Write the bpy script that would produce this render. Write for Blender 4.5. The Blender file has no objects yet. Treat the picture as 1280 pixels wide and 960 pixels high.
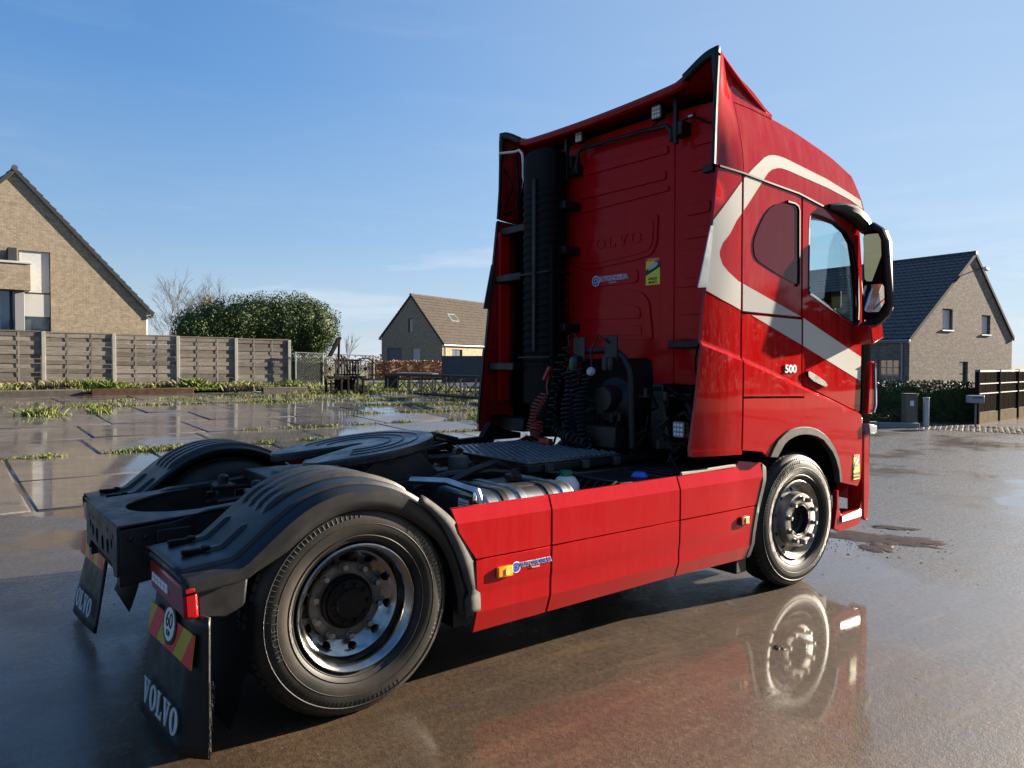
import bpy, bmesh, math, random
from mathutils import Vector, Matrix, noise as mnoise
random.seed(7)
R = math.radians
PI = math.pi
S = bpy.context.scene
COL = S.collection

# ------------------------------------------------------------------ camera, sky, sun, exposure
cam_d = bpy.data.cameras.new('camera')
cam = bpy.data.objects.new('camera', cam_d)
COL.objects.link(cam)
S.camera = cam
CAM = Vector((-1.5555, -4.3700, 1.6337))
YAW, PITCH, ROLL, FPX = 0.91103, -0.025366, 0.0013, 936.38
fw = Vector((math.cos(YAW) * math.cos(PITCH), math.sin(YAW) * math.cos(PITCH), math.sin(PITCH)))
rt = Vector((math.sin(YAW), -math.cos(YAW), 0))
up = rt.cross(fw)
r2 = rt * math.cos(ROLL) + up * math.sin(ROLL)
u2 = up * math.cos(ROLL) - rt * math.sin(ROLL)
cam.matrix_world = Matrix(((r2.x, u2.x, -fw.x, CAM.x), (r2.y, u2.y, -fw.y, CAM.y), (r2.z, u2.z, -fw.z, CAM.z), (0, 0, 0, 1)))
cam_d.sensor_fit = 'HORIZONTAL'
cam_d.sensor_width = 36.0
cam_d.lens = 36.0 * FPX / 1280.0
cam_d.clip_start = 0.05
cam_d.clip_end = 6000

SUN_EL, SUN_AZ = R(15.5), R(-11.5)      # azimuth from the truck's nose (+X) towards its right side (-Y)
W = bpy.data.worlds.new('World')
S.world = W
W.use_nodes = True
wn, wl = W.node_tree.nodes, W.node_tree.links
bg = wn['Background']
sky = wn.new('ShaderNodeTexSky')
sky.sky_type = 'NISHITA'
sky.sun_disc = False
sky.sun_elevation = SUN_EL
sky.sun_rotation = PI / 2 - SUN_AZ
sky.altitude = 50
sky.air_density = 1.15
sky.dust_density = 0.5
sky.ozone_density = 2.6
tc = wn.new('ShaderNodeTexCoord')
mp = wn.new('ShaderNodeMapping')
mp.inputs['Scale'].default_value = (2.2, 2.2, 15.0)
wl.new(tc.outputs['Generated'], mp.inputs['Vector'])
nz = wn.new('ShaderNodeTexNoise')
nz.inputs['Scale'].default_value = 1.6
nz.inputs['Detail'].default_value = 7
nz.inputs['Roughness'].default_value = 0.58
nz.inputs['Distortion'].default_value = 0.4
wl.new(mp.outputs['Vector'], nz.inputs['Vector'])
cr = wn.new('ShaderNodeValToRGB')
cr.color_ramp.elements[0].position = 0.53
cr.color_ramp.elements[0].color = (0, 0, 0, 1)
cr.color_ramp.elements[1].position = 0.80
cr.color_ramp.elements[1].color = (1, 1, 1, 1)
wl.new(nz.outputs['Fac'], cr.inputs['Fac'])
sx = wn.new('ShaderNodeSeparateXYZ')
wl.new(tc.outputs['Generated'], sx.inputs['Vector'])
band = wn.new('ShaderNodeValToRGB')          # thin clouds low in the sky
be = band.color_ramp.elements
be[0].position = 0.0
be[0].color = (0.7, 0.7, 0.7, 1)
be[1].position = 0.42
be[1].color = (0.05, 0.05, 0.05, 1)
e = be.new(0.10); e.color = (0.8, 0.8, 0.8, 1)
e = be.new(0.19); e.color = (0.10, 0.10, 0.10, 1)
wl.new(sx.outputs['Z'], band.inputs['Fac'])
mu = wn.new('ShaderNodeMath'); mu.operation = 'MULTIPLY'
wl.new(cr.outputs['Color'], mu.inputs[0]); wl.new(band.outputs['Color'], mu.inputs[1])
mx = wn.new('ShaderNodeMix'); mx.data_type = 'RGBA'
mx.inputs[7].default_value = (3.6, 3.75, 4.0, 1)
grad = wn.new('ShaderNodeValToRGB')          # clear winter blue, paler towards the horizon
ge = grad.color_ramp.elements
ge[0].position = 0.0; ge[0].color = (0.66, 0.76, 0.86, 1)
ge[1].position = 1.0; ge[1].color = (0.045, 0.165, 0.44, 1)
for q, c in ((0.06, (0.53, 0.70, 0.87, 1)), (0.16, (0.32, 0.54, 0.85, 1)), (0.34, (0.145, 0.36, 0.76, 1)), (0.55, (0.075, 0.24, 0.60, 1))):
    e = ge.new(q); e.color = c
wl.new(sx.outputs['Z'], grad.inputs['Fac'])
gs_ = wn.new('ShaderNodeVectorMath'); gs_.operation = 'SCALE'
gs_.inputs['Scale'].default_value = 3.9
wl.new(grad.outputs['Color'], gs_.inputs[0])
sm = wn.new('ShaderNodeMix'); sm.data_type = 'RGBA'
sm.inputs[0].default_value = 0.92
wl.new(sky.outputs['Color'], sm.inputs[6])
dp_ = wn.new('ShaderNodeVectorMath'); dp_.operation = 'DOT_PRODUCT'      # the sky pales towards the sun and deepens away from it
dp_.inputs[1].default_value = (math.cos(SUN_AZ) * math.cos(SUN_EL), math.sin(SUN_AZ) * math.cos(SUN_EL), math.sin(SUN_EL))
wl.new(tc.outputs['Generated'], dp_.inputs[0])
gl_ = wn.new('ShaderNodeMapRange'); gl_.interpolation_type = 'SMOOTHSTEP'
gl_.inputs['From Min'].default_value = 0.05; gl_.inputs['From Max'].default_value = 1.0; gl_.inputs['To Min'].default_value = 0.0; gl_.inputs['To Max'].default_value = 0.68
wl.new(dp_.outputs['Value'], gl_.inputs['Value'])
dk_ = wn.new('ShaderNodeMapRange')
dk_.inputs['From Min'].default_value = -0.6; dk_.inputs['From Max'].default_value = 0.6; dk_.inputs['To Min'].default_value = 0.74; dk_.inputs['To Max'].default_value = 1.02
wl.new(dp_.outputs['Value'], dk_.inputs['Value'])
gd_ = wn.new('ShaderNodeVectorMath'); gd_.operation = 'SCALE'
wl.new(gs_.outputs[0], gd_.inputs[0]); wl.new(dk_.outputs['Result'], gd_.inputs['Scale'])
pm_ = wn.new('ShaderNodeMix'); pm_.data_type = 'RGBA'
pm_.inputs[7].default_value = (2.05, 2.65, 3.4, 1)
wl.new(gl_.outputs['Result'], pm_.inputs[0]); wl.new(gd_.outputs[0], pm_.inputs[6])
wl.new(pm_.outputs[2], sm.inputs[7])
wl.new(mu.outputs[0], mx.inputs[0]); wl.new(sm.outputs[2], mx.inputs[6])
wl.new(mx.outputs[2], bg.inputs['Color'])
bg.inputs['Strength'].default_value = 0.055

sun_d = bpy.data.lights.new('sun', 'SUN')
sun = bpy.data.objects.new('sun', sun_d)
COL.objects.link(sun)
sun_d.energy = 5.0
sun_d.angle = R(0.55)
sun_d.color = (1.0, 0.87, 0.70)
to_sun = Vector((math.cos(SUN_EL) * math.cos(SUN_AZ), math.cos(SUN_EL) * math.sin(SUN_AZ), math.sin(SUN_EL)))
sun.rotation_euler = (-to_sun).to_track_quat('-Z', 'Y').to_euler()
sun.location = to_sun * 50
vs = S.view_settings
S.display_settings.display_device = 'sRGB'
vs.view_transform = 'Standard'
vs.look = 'None'
vs.gamma = 1.0
vs.use_curve_mapping = False
vs.exposure = 2.2

# ------------------------------------------------------------------ materials
MATS = {}


def random_tone(n, l, sock, amt):
    oi = n.new('ShaderNodeObjectInfo')
    mr_ = n.new('ShaderNodeMapRange')
    mr_.inputs['To Min'].default_value = 1 - amt; mr_.inputs['To Max'].default_value = 1 + amt
    l.new(oi.outputs['Random'], mr_.inputs['Value'])
    h_ = n.new('ShaderNodeHueSaturation')
    l.new(mr_.outputs['Result'], h_.inputs['Value'])
    l.new(sock, h_.inputs['Color'])
    return h_.outputs['Color']


def mat(name, col, rough=0.5, metal=0.0, coat=0.0, coat_r=0.03, var=0.0, vscale=6.0, col2=None, bump=0.0, bscale=40.0, spec=0.5,
        trans=0.0, ior=1.45, rnd=0.0, stretch=None, rvar=0.0, lo=0.35, hi=0.7, emis=None, dust=0.0):
    m = bpy.data.materials.new(name)
    m.use_nodes = True
    n, l = m.node_tree.nodes, m.node_tree.links
    b = n['Principled BSDF']
    b.inputs['Base Color'].default_value = (*col, 1)
    b.inputs['Roughness'].default_value = rough
    b.inputs['Metallic'].default_value = metal
    b.inputs['Coat Weight'].default_value = coat
    b.inputs['Coat Roughness'].default_value = coat_r
    b.inputs['Specular IOR Level'].default_value = spec
    b.inputs['IOR'].default_value = ior
    b.inputs['Transmission Weight'].default_value = trans
    if emis:
        b.inputs['Emission Color'].default_value = (*emis[:3], 1)
        b.inputs['Emission Strength'].default_value = emis[3]
    geo = n.new('ShaderNodeNewGeometry')
    vec = geo.outputs['Position']
    if stretch:
        mpn = n.new('ShaderNodeMapping')
        mpn.inputs['Scale'].default_value = stretch
        l.new(vec, mpn.inputs['Vector'])
        vec = mpn.outputs['Vector']
    csock = None
    if col2 or var or rvar:
        t = n.new('ShaderNodeTexNoise')
        t.inputs['Scale'].default_value = vscale
        t.inputs['Detail'].default_value = 6
        t.inputs['Roughness'].default_value = 0.6
        l.new(vec, t.inputs['Vector'])
        mr = n.new('ShaderNodeMapRange')
        mr.inputs['From Min'].default_value = lo
        mr.inputs['From Max'].default_value = hi
        l.new(t.outputs['Fac'], mr.inputs['Value'])
        if col2 is None:
            col2 = tuple(c * (1 - var) for c in col)
        mxn = n.new('ShaderNodeMix'); mxn.data_type = 'RGBA'
        mxn.inputs[6].default_value = (*col, 1)
        mxn.inputs[7].default_value = (*col2, 1)
        l.new(mr.outputs['Result'], mxn.inputs[0])
        csock = mxn.outputs[2]
        if rvar:
            mr2 = n.new('ShaderNodeMapRange')
            mr2.inputs['To Min'].default_value = rough
            mr2.inputs['To Max'].default_value = rough + rvar
            l.new(mr.outputs['Result'], mr2.inputs['Value'])
            l.new(mr2.outputs['Result'], b.inputs['Roughness'])
    if dust:
        mpd = n.new('ShaderNodeMapping')
        mpd.inputs['Scale'].default_value = (9, 9, 1.3)
        l.new(geo.outputs['Position'], mpd.inputs['Vector'])
        td = n.new('ShaderNodeTexNoise')
        td.inputs['Scale'].default_value = 1.6
        td.inputs['Detail'].default_value = 9
        td.inputs['Roughness'].default_value = 0.68
        l.new(mpd.outputs['Vector'], td.inputs['Vector'])
        md = n.new('ShaderNodeMapRange')
        md.inputs['From Min'].default_value = 0.42
        md.inputs['From Max'].default_value = 0.85
        md.inputs['To Max'].default_value = dust
        l.new(td.outputs['Fac'], md.inputs['Value'])
        mdx = n.new('ShaderNodeMix'); mdx.data_type = 'RGBA'
        if csock:
            l.new(csock, mdx.inputs[6])
        else:
            mdx.inputs[6].default_value = (*col, 1)
        mdx.inputs[7].default_value = (0.42, 0.30, 0.23, 1)
        l.new(md.outputs['Result'], mdx.inputs[0])
        csock = mdx.outputs[2]
        mc = n.new('ShaderNodeMapRange')
        mc.inputs['To Max'].default_value = coat * 0.35
        mc.inputs['To Min'].default_value = coat
        mc.inputs['From Max'].default_value = max(dust, .01)
        l.new(md.outputs['Result'], mc.inputs['Value'])
        l.new(mc.outputs['Result'], b.inputs['Coat Weight'])
    if csock and rnd:
        csock = random_tone(n, l, csock, rnd)
    if csock:
        l.new(csock, b.inputs['Base Color'])
    if bump:
        tb = n.new('ShaderNodeTexNoise')
        tb.inputs['Scale'].default_value = bscale
        tb.inputs['Detail'].default_value = 5
        l.new(vec, tb.inputs['Vector'])
        bp = n.new('ShaderNodeBump')
        bp.inputs['Strength'].default_value = bump
        bp.inputs['Distance'].default_value = 0.02
        l.new(tb.outputs['Fac'], bp.inputs['Height'])
        l.new(bp.outputs['Normal'], b.inputs['Normal'])
    MATS[name] = m
    return m


RED = mat('red_paint', (0.34, 0.005, 0.006), 0.42, spec=0.0, coat=0.75, coat_r=0.03, dust=0.12)
REDU = mat('red_paint_dust_flare', (0.30, 0.006, 0.009), 0.45, spec=0.0, coat=0.7, coat_r=0.06, dust=0.24)  # dust, plus the flare haze over the upper cab mixed into the paint
RED2 = mat('red_paint_dirty', (0.36, 0.005, 0.006), 0.45, spec=0.0, coat=0.85, coat_r=0.035, dust=0.055)
REDW = mat('red_paint_matt', (0.45, 0.007, 0.010), 0.5, spec=0.0, coat=0.26, coat_r=0.16, dust=0.02)
CREAM = mat('cream_vinyl', (0.53, 0.515, 0.46), 0.4, spec=0.0, coat=0.5, coat_r=0.06, dust=0.12)
CREAM_SH = mat('shaded_cream_vinyl', (0.40, 0.395, 0.375), 0.4, spec=0.0, coat=0.6, coat_r=0.05, dust=0.10)  # cream stripe with the sleeper's shade and sky reflection put into the colour
TINT = mat('tinted_panel', (0.075, 0.005, 0.007), 0.3, spec=0.0, coat=0.8, coat_r=0.02, dust=.04)
BLK = mat('black_plastic', (0.006, 0.0063, 0.0072), 0.38, var=0.4, vscale=9, rvar=0.25)
BLK2 = mat('black_soft', (0.004, 0.004, 0.0045), 0.6, spec=.15)
FEND = mat('fender_plastic', (0.0065, 0.007, 0.008), 0.34, col2=(0.012, 0.0115, 0.011), vscale=5, rvar=0.16, bump=0.03, bscale=90)
GREYP = mat('grey_plastic', (0.075, 0.073, 0.068), 0.65, spec=.2, col2=(0.04, 0.039, 0.036), vscale=11)
RUB = mat('rubber', (0.0105, 0.0098, 0.0088), 0.5, spec=.3, col2=(0.046, 0.040, 0.032), vscale=4, lo=0.40, hi=0.8, bump=0.04, bscale=160, dust=.025)
RUBT = mat('rubber_tread', (0.016, 0.016, 0.016), 0.8, var=0.4, vscale=15)
POL = mat('polished_aluminium', (0.42, 0.41, 0.395), 0.08, metal=1.0, col2=(.20, .185, .17), rvar=0.22, vscale=13)
ALU = mat('satin_aluminium', (0.55, 0.55, 0.53), 0.33, metal=1.0, col2=(0.32, 0.31, 0.29), vscale=8)
DISC = mat('dark_disc_alloy', (0.17, 0.155, 0.14), 0.32, metal=0.7, col2=(0.06, 0.052, 0.045), vscale=12, rvar=.25)  # darker alloy tone for the inner disc
WHL = mat('dusty_alloy', (0.23, 0.21, 0.18), 0.45, metal=0.45, col2=(0.11, 0.092, 0.074), vscale=14, lo=.4, hi=.75)
STEEL = mat('chassis_steel', (0.006, 0.0063, 0.007), 0.36, col2=(0.014, 0.0135, 0.013), vscale=12, rvar=0.2, bump=0.05, bscale=60, dust=.015)
STEELP = mat('greasy_steel', (0.012, 0.013, 0.015), 0.22, metal=0.2, col2=(0.05, 0.052, 0.054), vscale=7, rvar=0.25, bump=0.25, bscale=35)
TREADP = mat('tread_plate_alu', (0.16, 0.17, 0.18), 0.38, metal=0.6, var=0.5, vscale=9)
ORANGE = mat('amber_lens', (0.95, 0.30, 0.01), 0.15, coat=1)
AMB2 = mat('amber_core', (1.0, 0.55, 0.12), 0.12, coat=1)
REDL = mat('red_lens', (0.28, 0.005, 0.007), 0.25, spec=.3, coat=.25)
WHTL = mat('white_lens', (0.34, 0.35, 0.37), 0.25, spec=.3, coat=.3, var=0.5, vscale=60)
WHITE = mat('white_print', (0.78, 0.78, 0.76), 0.45, var=0.1)
SILV = mat('silver_print', (0.60, 0.61, 0.62), 0.40, var=0.25, vscale=30)
BLUEP = mat('blue_print', (0.02, 0.07, 0.38), 0.4)
YEL = mat('yellow_print', (0.72, 0.66, 0.02), 0.4)
YELR = mat('yellow_reflector', (0.52, 0.36, 0.01), 0.35, var=0.15)
REDR = mat('red_reflector', (0.78, 0.03, 0.02), 0.35, var=0.15)
BLKP = mat('black_print', (0.012, 0.012, 0.012), 0.5)
GREYPR = mat('grey_print', (0.45, 0.47, 0.52), 0.5)
CHROME = mat('chrome', (0.85, 0.85, 0.86), 0.06, metal=1)
MIRR = mat('mirror_glass', (0.86, 0.90, 0.90), 0.015, metal=1)
REDH = mat('red_hose', (0.30, 0.05, 0.035), 0.5)
SEAT = mat('seat_cloth', (0.035, 0.036, 0.040), 0.8, var=.3)
JUG = mat('jug_plastic', (0.62, 0.63, 0.60), 0.4, var=.2)
GRN = mat('green_cap', (0.01, 0.14, 0.06), 0.4)
BLUC = mat('blue_cap', (0.05, 0.12, 0.55), 0.4)


def glass_mat(name, tint, refl=1.0):
    m = bpy.data.materials.new(name)
    m.use_nodes = True
    n, l = m.node_tree.nodes, m.node_tree.links
    n.remove(n['Principled BSDF'])
    tr = n.new('ShaderNodeBsdfTransparent'); tr.inputs['Color'].default_value = (*tint, 1)
    gl = n.new('ShaderNodeBsdfGlossy'); gl.inputs['Roughness'].default_value = 0.01
    lw = n.new('ShaderNodeLayerWeight'); lw.inputs['Blend'].default_value = .5
    pw = n.new('ShaderNodeMath'); pw.operation = 'POWER'; pw.inputs[1].default_value = 4.0
    l.new(lw.outputs['Facing'], pw.inputs[0])
    fr = n.new('ShaderNodeMath'); fr.operation = 'MULTIPLY_ADD'; fr.inputs[1].default_value = .9; fr.inputs[2].default_value = .04
    l.new(pw.outputs[0], fr.inputs[0])
    ms = n.new('ShaderNodeMixShader')
    l.new(fr.outputs[0], ms.inputs['Fac']); l.new(tr.outputs[0], ms.inputs[1]); l.new(gl.outputs[0], ms.inputs[2])
    l.new(ms.outputs[0], n['Material Output'].inputs['Surface'])
    return m


GLASS = glass_mat('window_glass', (0.86, 0.95, 0.95))
GLASS2 = mat('dark_pane', (0.03, 0.04, 0.05), 0.05, spec=0.8, coat=1)


# ------------------------------------------------------------------ mesh helpers
class MB:
    def __init__(self):
        self.v = []
        self.f = []

    def add(self, vs, fs):
        o = len(self.v)
        self.v += [tuple(p) for p in vs]
        self.f += [tuple(i + o for i in f) for f in fs]
        return self

    def box(self, c, s, M=None):
        x, y, z = s[0] / 2, s[1] / 2, s[2] / 2
        vs = [Vector(p) for p in ((-x, -y, -z), (x, -y, -z), (x, y, -z), (-x, y, -z), (-x, -y, z), (x, -y, z), (x, y, z), (-x, y, z))]
        if M:
            vs = [M @ p for p in vs]
        c = Vector(c)
        return self.add([p + c for p in vs], [(0, 3, 2, 1), (4, 5, 6, 7), (0, 1, 5, 4), (1, 2, 6, 5), (2, 3, 7, 6), (3, 0, 4, 7)])

    def span(self, a, b):
        return self.box([(a[i] + b[i]) / 2 for i in range(3)], [abs(b[i] - a[i]) for i in range(3)])

    def prism(self, poly, axis, a, b):
        """polygon in the plane across AXIS ('x': (y,z), 'y': (x,z), 'z': (x,y)), from a to b"""
        n = len(poly)

        def P(q, t):
            return {'x': (t, q[0], q[1]), 'y': (q[0], t, q[1]), 'z': (q[0], q[1], t)}[axis]
        self.add([P(q, a) for q in poly] + [P(q, b) for q in poly],
                 [tuple(range(n)), tuple(range(2 * n - 1, n - 1, -1))] + [(i, n + i, n + (i + 1) % n, (i + 1) % n) for i in range(n)])
        return self

    def tube(self, path, r, n=8, closed=False, cap=True):
        path = [Vector(p) for p in path]
        k = len(path)
        rr = r if isinstance(r, (list, tuple)) else [r] * k
        vs, fs = [], []
        prev = None
        for i, p in enumerate(path):
            if closed:
                t = path[(i + 1) % k] - path[i - 1]
            else:
                t = path[min(i + 1, k - 1)] - path[max(i - 1, 0)]
            t = t.normalized() if t.length > 1e-9 else Vector((0, 0, 1))
            if prev is None:
                a = Vector((0, 0, 1)) if abs(t.z) < 0.9 else Vector((1, 0, 0))
                nrm = (a - t * a.dot(t)).normalized()
            else:
                nrm = prev - t * prev.dot(t)
                nrm = nrm.normalized() if nrm.length > 1e-6 else prev
            prev = nrm
            bn = t.cross(nrm)
            for j in range(n):
                an = 2 * PI * j / n
                vs.append(p + (nrm * math.cos(an) + bn * math.sin(an)) * rr[i])
        m = k if closed else k - 1
        for i in range(m):
            for j in range(n):
                a, b = i * n + j, i * n + (j + 1) % n
                c, d = ((i + 1) % k) * n + (j + 1) % n, ((i + 1) % k) * n + j
                fs.append((a, b, c, d))
        if cap and not closed:
            fs.append(tuple(range(n - 1, -1, -1)))
            fs.append(tuple(range((k - 1) * n, k * n)))
        return self.add(vs, fs)

    def lathe(self, prof, n=48, M=None, close=False):
        """profile of (radius, along) spun round local +Z, mapped by M"""
        vs, fs = [], []
        k = len(prof)
        for i in range(n):
            a = 2 * PI * i / n
            for r, h in prof:
                p = Vector((r * math.cos(a), r * math.sin(a), h))
                vs.append(M @ p if M else p)
        for i in range(n):
            for j in range(k if close else k - 1):
                a, b = i * k + j, i * k + (j + 1) % k
                c, d = ((i + 1) % n) * k + (j + 1) % k, ((i + 1) % n) * k + j
                fs.append((a, b, c, d))
        return self.add(vs, fs)

    def grid(self, fn, nu, nv):
        vs = [fn(i / nu, j / nv) for i in range(nu + 1) for j in range(nv + 1)]
        fs = [(i * (nv + 1) + j, (i + 1) * (nv + 1) + j, (i + 1) * (nv + 1) + j + 1, i * (nv + 1) + j + 1) for i in range(nu) for j in range(nv)]
        return self.add(vs, fs)

    def mesh(self, name, mats, smooth=35, recalc=False):
        me = bpy.data.meshes.new(name)
        me.from_pydata(self.v, [], self.f)
        if recalc:
            bm = bmesh.new(); bm.from_mesh(me)
            bmesh.ops.remove_doubles(bm, verts=bm.verts, dist=1e-5)
            bmesh.ops.recalc_face_normals(bm, faces=bm.faces)
            bm.to_mesh(me); bm.free()
        fin(me, mats, smooth)
        return me

    def build(self, name, m, parent=None, bevel=0, smooth=35, recalc=True, label=None, loc=None, segs=2):
        return put(name, self.mesh(name, m, smooth, recalc), parent, bevel, label, loc, segs)


def fin(me, mats, smooth=35):
    for m in (mats if isinstance(mats, (list, tuple)) else [mats]):
        me.materials.append(m)
    if smooth:
        me.polygons.foreach_set('use_smooth', [True] * len(me.polygons))
        me.set_sharp_from_angle(angle=R(smooth))
    me.update()


def put(name, me, parent=None, bevel=0, label=None, loc=None, segs=2):
    o = bpy.data.objects.new(name, me)
    COL.objects.link(o)
    if parent:
        o.parent = parent
    if loc:
        o.location = loc
    if bevel:
        b = o.modifiers.new('bevel', 'BEVEL')
        b.width = bevel; b.segments = segs; b.limit_method = 'ANGLE'; b.angle_limit = R(40)
    if label:
        o['label'] = label
    return o


def tag(o, label=None, cat=None, group=None, kind=None):
    if label: o['label'] = label
    if cat: o['category'] = cat
    if group: o['group'] = group
    if kind: o['kind'] = kind
    return o


def empty(name, loc=(0, 0, 0), rz=0.0):
    o = bpy.data.objects.new(name, None)
    COL.objects.link(o)
    o.location = loc
    o.rotation_euler = (0, 0, rz)
    o.empty_display_size = 0.2
    return o


def dup(o, parent=None):
    c = o.copy()
    COL.objects.link(c)
    c.parent = parent
    for ch in o.children:
        dup(ch, c)
    return c


def fill2d(loops):
    """triangulate a polygon with holes -> verts2d, tris"""
    bm = bmesh.new()
    es = []
    for lp in loops:
        vs = [bm.verts.new((p[0], p[1], 0)) for p in lp]
        es += [bm.edges.new((vs[i], vs[(i + 1) % len(vs)])) for i in range(len(vs))]
    bmesh.ops.triangle_fill(bm, edges=es, use_beauty=True, use_dissolve=False, normal=(0, 0, 1))
    return bm


def plate(loops, frame, thick, name, m, parent=None, bevel=0, label=None, smooth=35):
    """flat plate cut to 2-D loops, put in FRAME (4x4: x right, y up, z out), THICK deep behind its face"""
    bm = fill2d(loops)
    bmesh.ops.recalc_face_normals(bm, faces=bm.faces)
    for f in bm.faces:
        if f.normal.z < 0:
            f.normal_flip()
    ext = bmesh.ops.extrude_face_region(bm, geom=bm.faces[:])
    nv = [g for g in ext['geom'] if isinstance(g, bmesh.types.BMVert)]
    bmesh.ops.translate(bm, vec=(0, 0, -thick), verts=[v for v in bm.verts if v not in nv])
    bmesh.ops.recalc_face_normals(bm, faces=bm.faces)
    me = bpy.data.meshes.new(name)
    bm.transform(frame)
    if frame.determinant() < 0:
        bmesh.ops.reverse_faces(bm, faces=bm.faces)
    bm.to_mesh(me); bm.free()
    fin(me, m, smooth)
    return put(name, me, parent, bevel, label)


def frame(o, x, y, z):
    return Matrix(((x[0], y[0], z[0], o[0]), (x[1], y[1], z[1], o[1]), (x[2], y[2], z[2], o[2]), (0, 0, 0, 1)))


def fr_right(x, z, y=-1.25):      # a face on the truck's right side
    return frame((x, y, z), (1, 0, 0), (0, 0, 1), (0, -1, 0))


def fr_rear(y, z, x):             # a face looking backwards (-X); right of it is -Y
    return frame((x, y, z), (0, -1, 0), (0, 0, 1), (-1, 0, 0))


def ell(cx, cy, rx, ry, n=28):
    return [(cx + rx * math.cos(2 * PI * i / n), cy + ry * math.sin(2 * PI * i / n)) for i in range(n)]


def rrect(x0, y0, x1, y1, r, n=5):
    o = []
    for cx, cy, a in ((x1 - r, y0 + r, -90), (x1 - r, y1 - r, 0), (x0 + r, y1 - r, 90), (x0 + r, y0 + r, 180)):
        o += [(cx + r * math.cos(R(a + 90 * i / n)), cy + r * math.sin(R(a + 90 * i / n))) for i in range(n + 1)]
    return o


def smooth_poly(p, it=2):
    for _ in range(it):
        q = []
        for i in range(len(p)):
            a, b = p[i], p[(i + 1) % len(p)]
            q += [(a[0] * .75 + b[0] * .25, a[1] * .75 + b[1] * .25), (a[0] * .25 + b[0] * .75, a[1] * .25 + b[1] * .75)]
        p = q
    return p


def text_mesh(s, size, m, extrude=0.0006, offset=0.0, name='lettering'):
    cu = bpy.data.curves.new('t', 'FONT')
    cu.body = s
    cu.size = size
    cu.align_x = 'CENTER'; cu.align_y = 'CENTER'
    cu.extrude = extrude
    cu.offset = offset
    cu.resolution_u = 3
    o = bpy.data.objects.new('t', cu)
    COL.objects.link(o)
    dg = bpy.context.evaluated_depsgraph_get()
    dg.update()
    me = bpy.data.meshes.new_from_object(o.evaluated_get(dg))
    bpy.data.objects.remove(o); bpy.data.curves.remove(cu)
    me.name = name
    me.materials.clear(); me.materials.append(m)
    return me


def text(s, size, fr, m, parent, name='lettering', extrude=0.0006, offset=0.0, sx=1.0, shear=0.0):
    me = text_mesh(s, size, m, extrude, offset, name)
    me.transform(Matrix(((sx, shear, 0, 0), (0, 1, 0, 0), (0, 0, 1, 0), (0, 0, 0, 1))))
    me.transform(fr)
    return put(name, me, parent)


GV = [(0, 1), (.46, 1), (.46, .92), (.37, .92), (.56, .30), (.72, .92), (.62, .92), (.62, 1), (.98, 1), (.98, .92), (.88, .92), (.58, 0), (.42, 0), (.1, .92), (0, .92)]
GL = [(0, 1), (.46, 1), (.46, .92), (.36, .92), (.36, .1), (.60, .1), (.74, .34), (.80, .34), (.80, 0), (0, 0), (0, .08), (.1, .08), (.1, .92), (0, .92)]


def slab_word(fr, w, h, thick, m, parent, name='lettering'):
    """the five slab-serif letters V O L V O as raised plates"""
    xs = [(GV, .98), ('O', 1.0), (GL, .80), (GV, .98), ('O', 1.0)]
    gap = .12
    tot = sum(q[1] for q in xs) + gap * 4
    x = -w / 2
    k = w / tot
    for g, gw in xs:
        if g == 'O':
            lp = [[(x + k * a, h * b - h / 2) for a, b in ell(.5, .5, .5, .52)], [(x + k * a, h * b - h / 2) for a, b in ell(.5, .5, .22, .42)]]
        else:
            lp = [[(x + k * a, h * b - h / 2) for a, b in g]]
        plate(lp, fr, thick, name, m, parent)
        x += k * (gw + gap)


def sst(a):
    a = max(0.0, min(1.0, a))
    return a * a * (3 - 2 * a)


def G(x, y):
    """height of the yard: level under the lorry, rising towards the fence"""
    g = 0.66 * sst((y - 2) / 21.0) * (1 - 0.42 * sst((x - 5) / 16.0))
    return g - 0.028 * sst(x / 3.6) * sst((8 - y) / 6)


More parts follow.
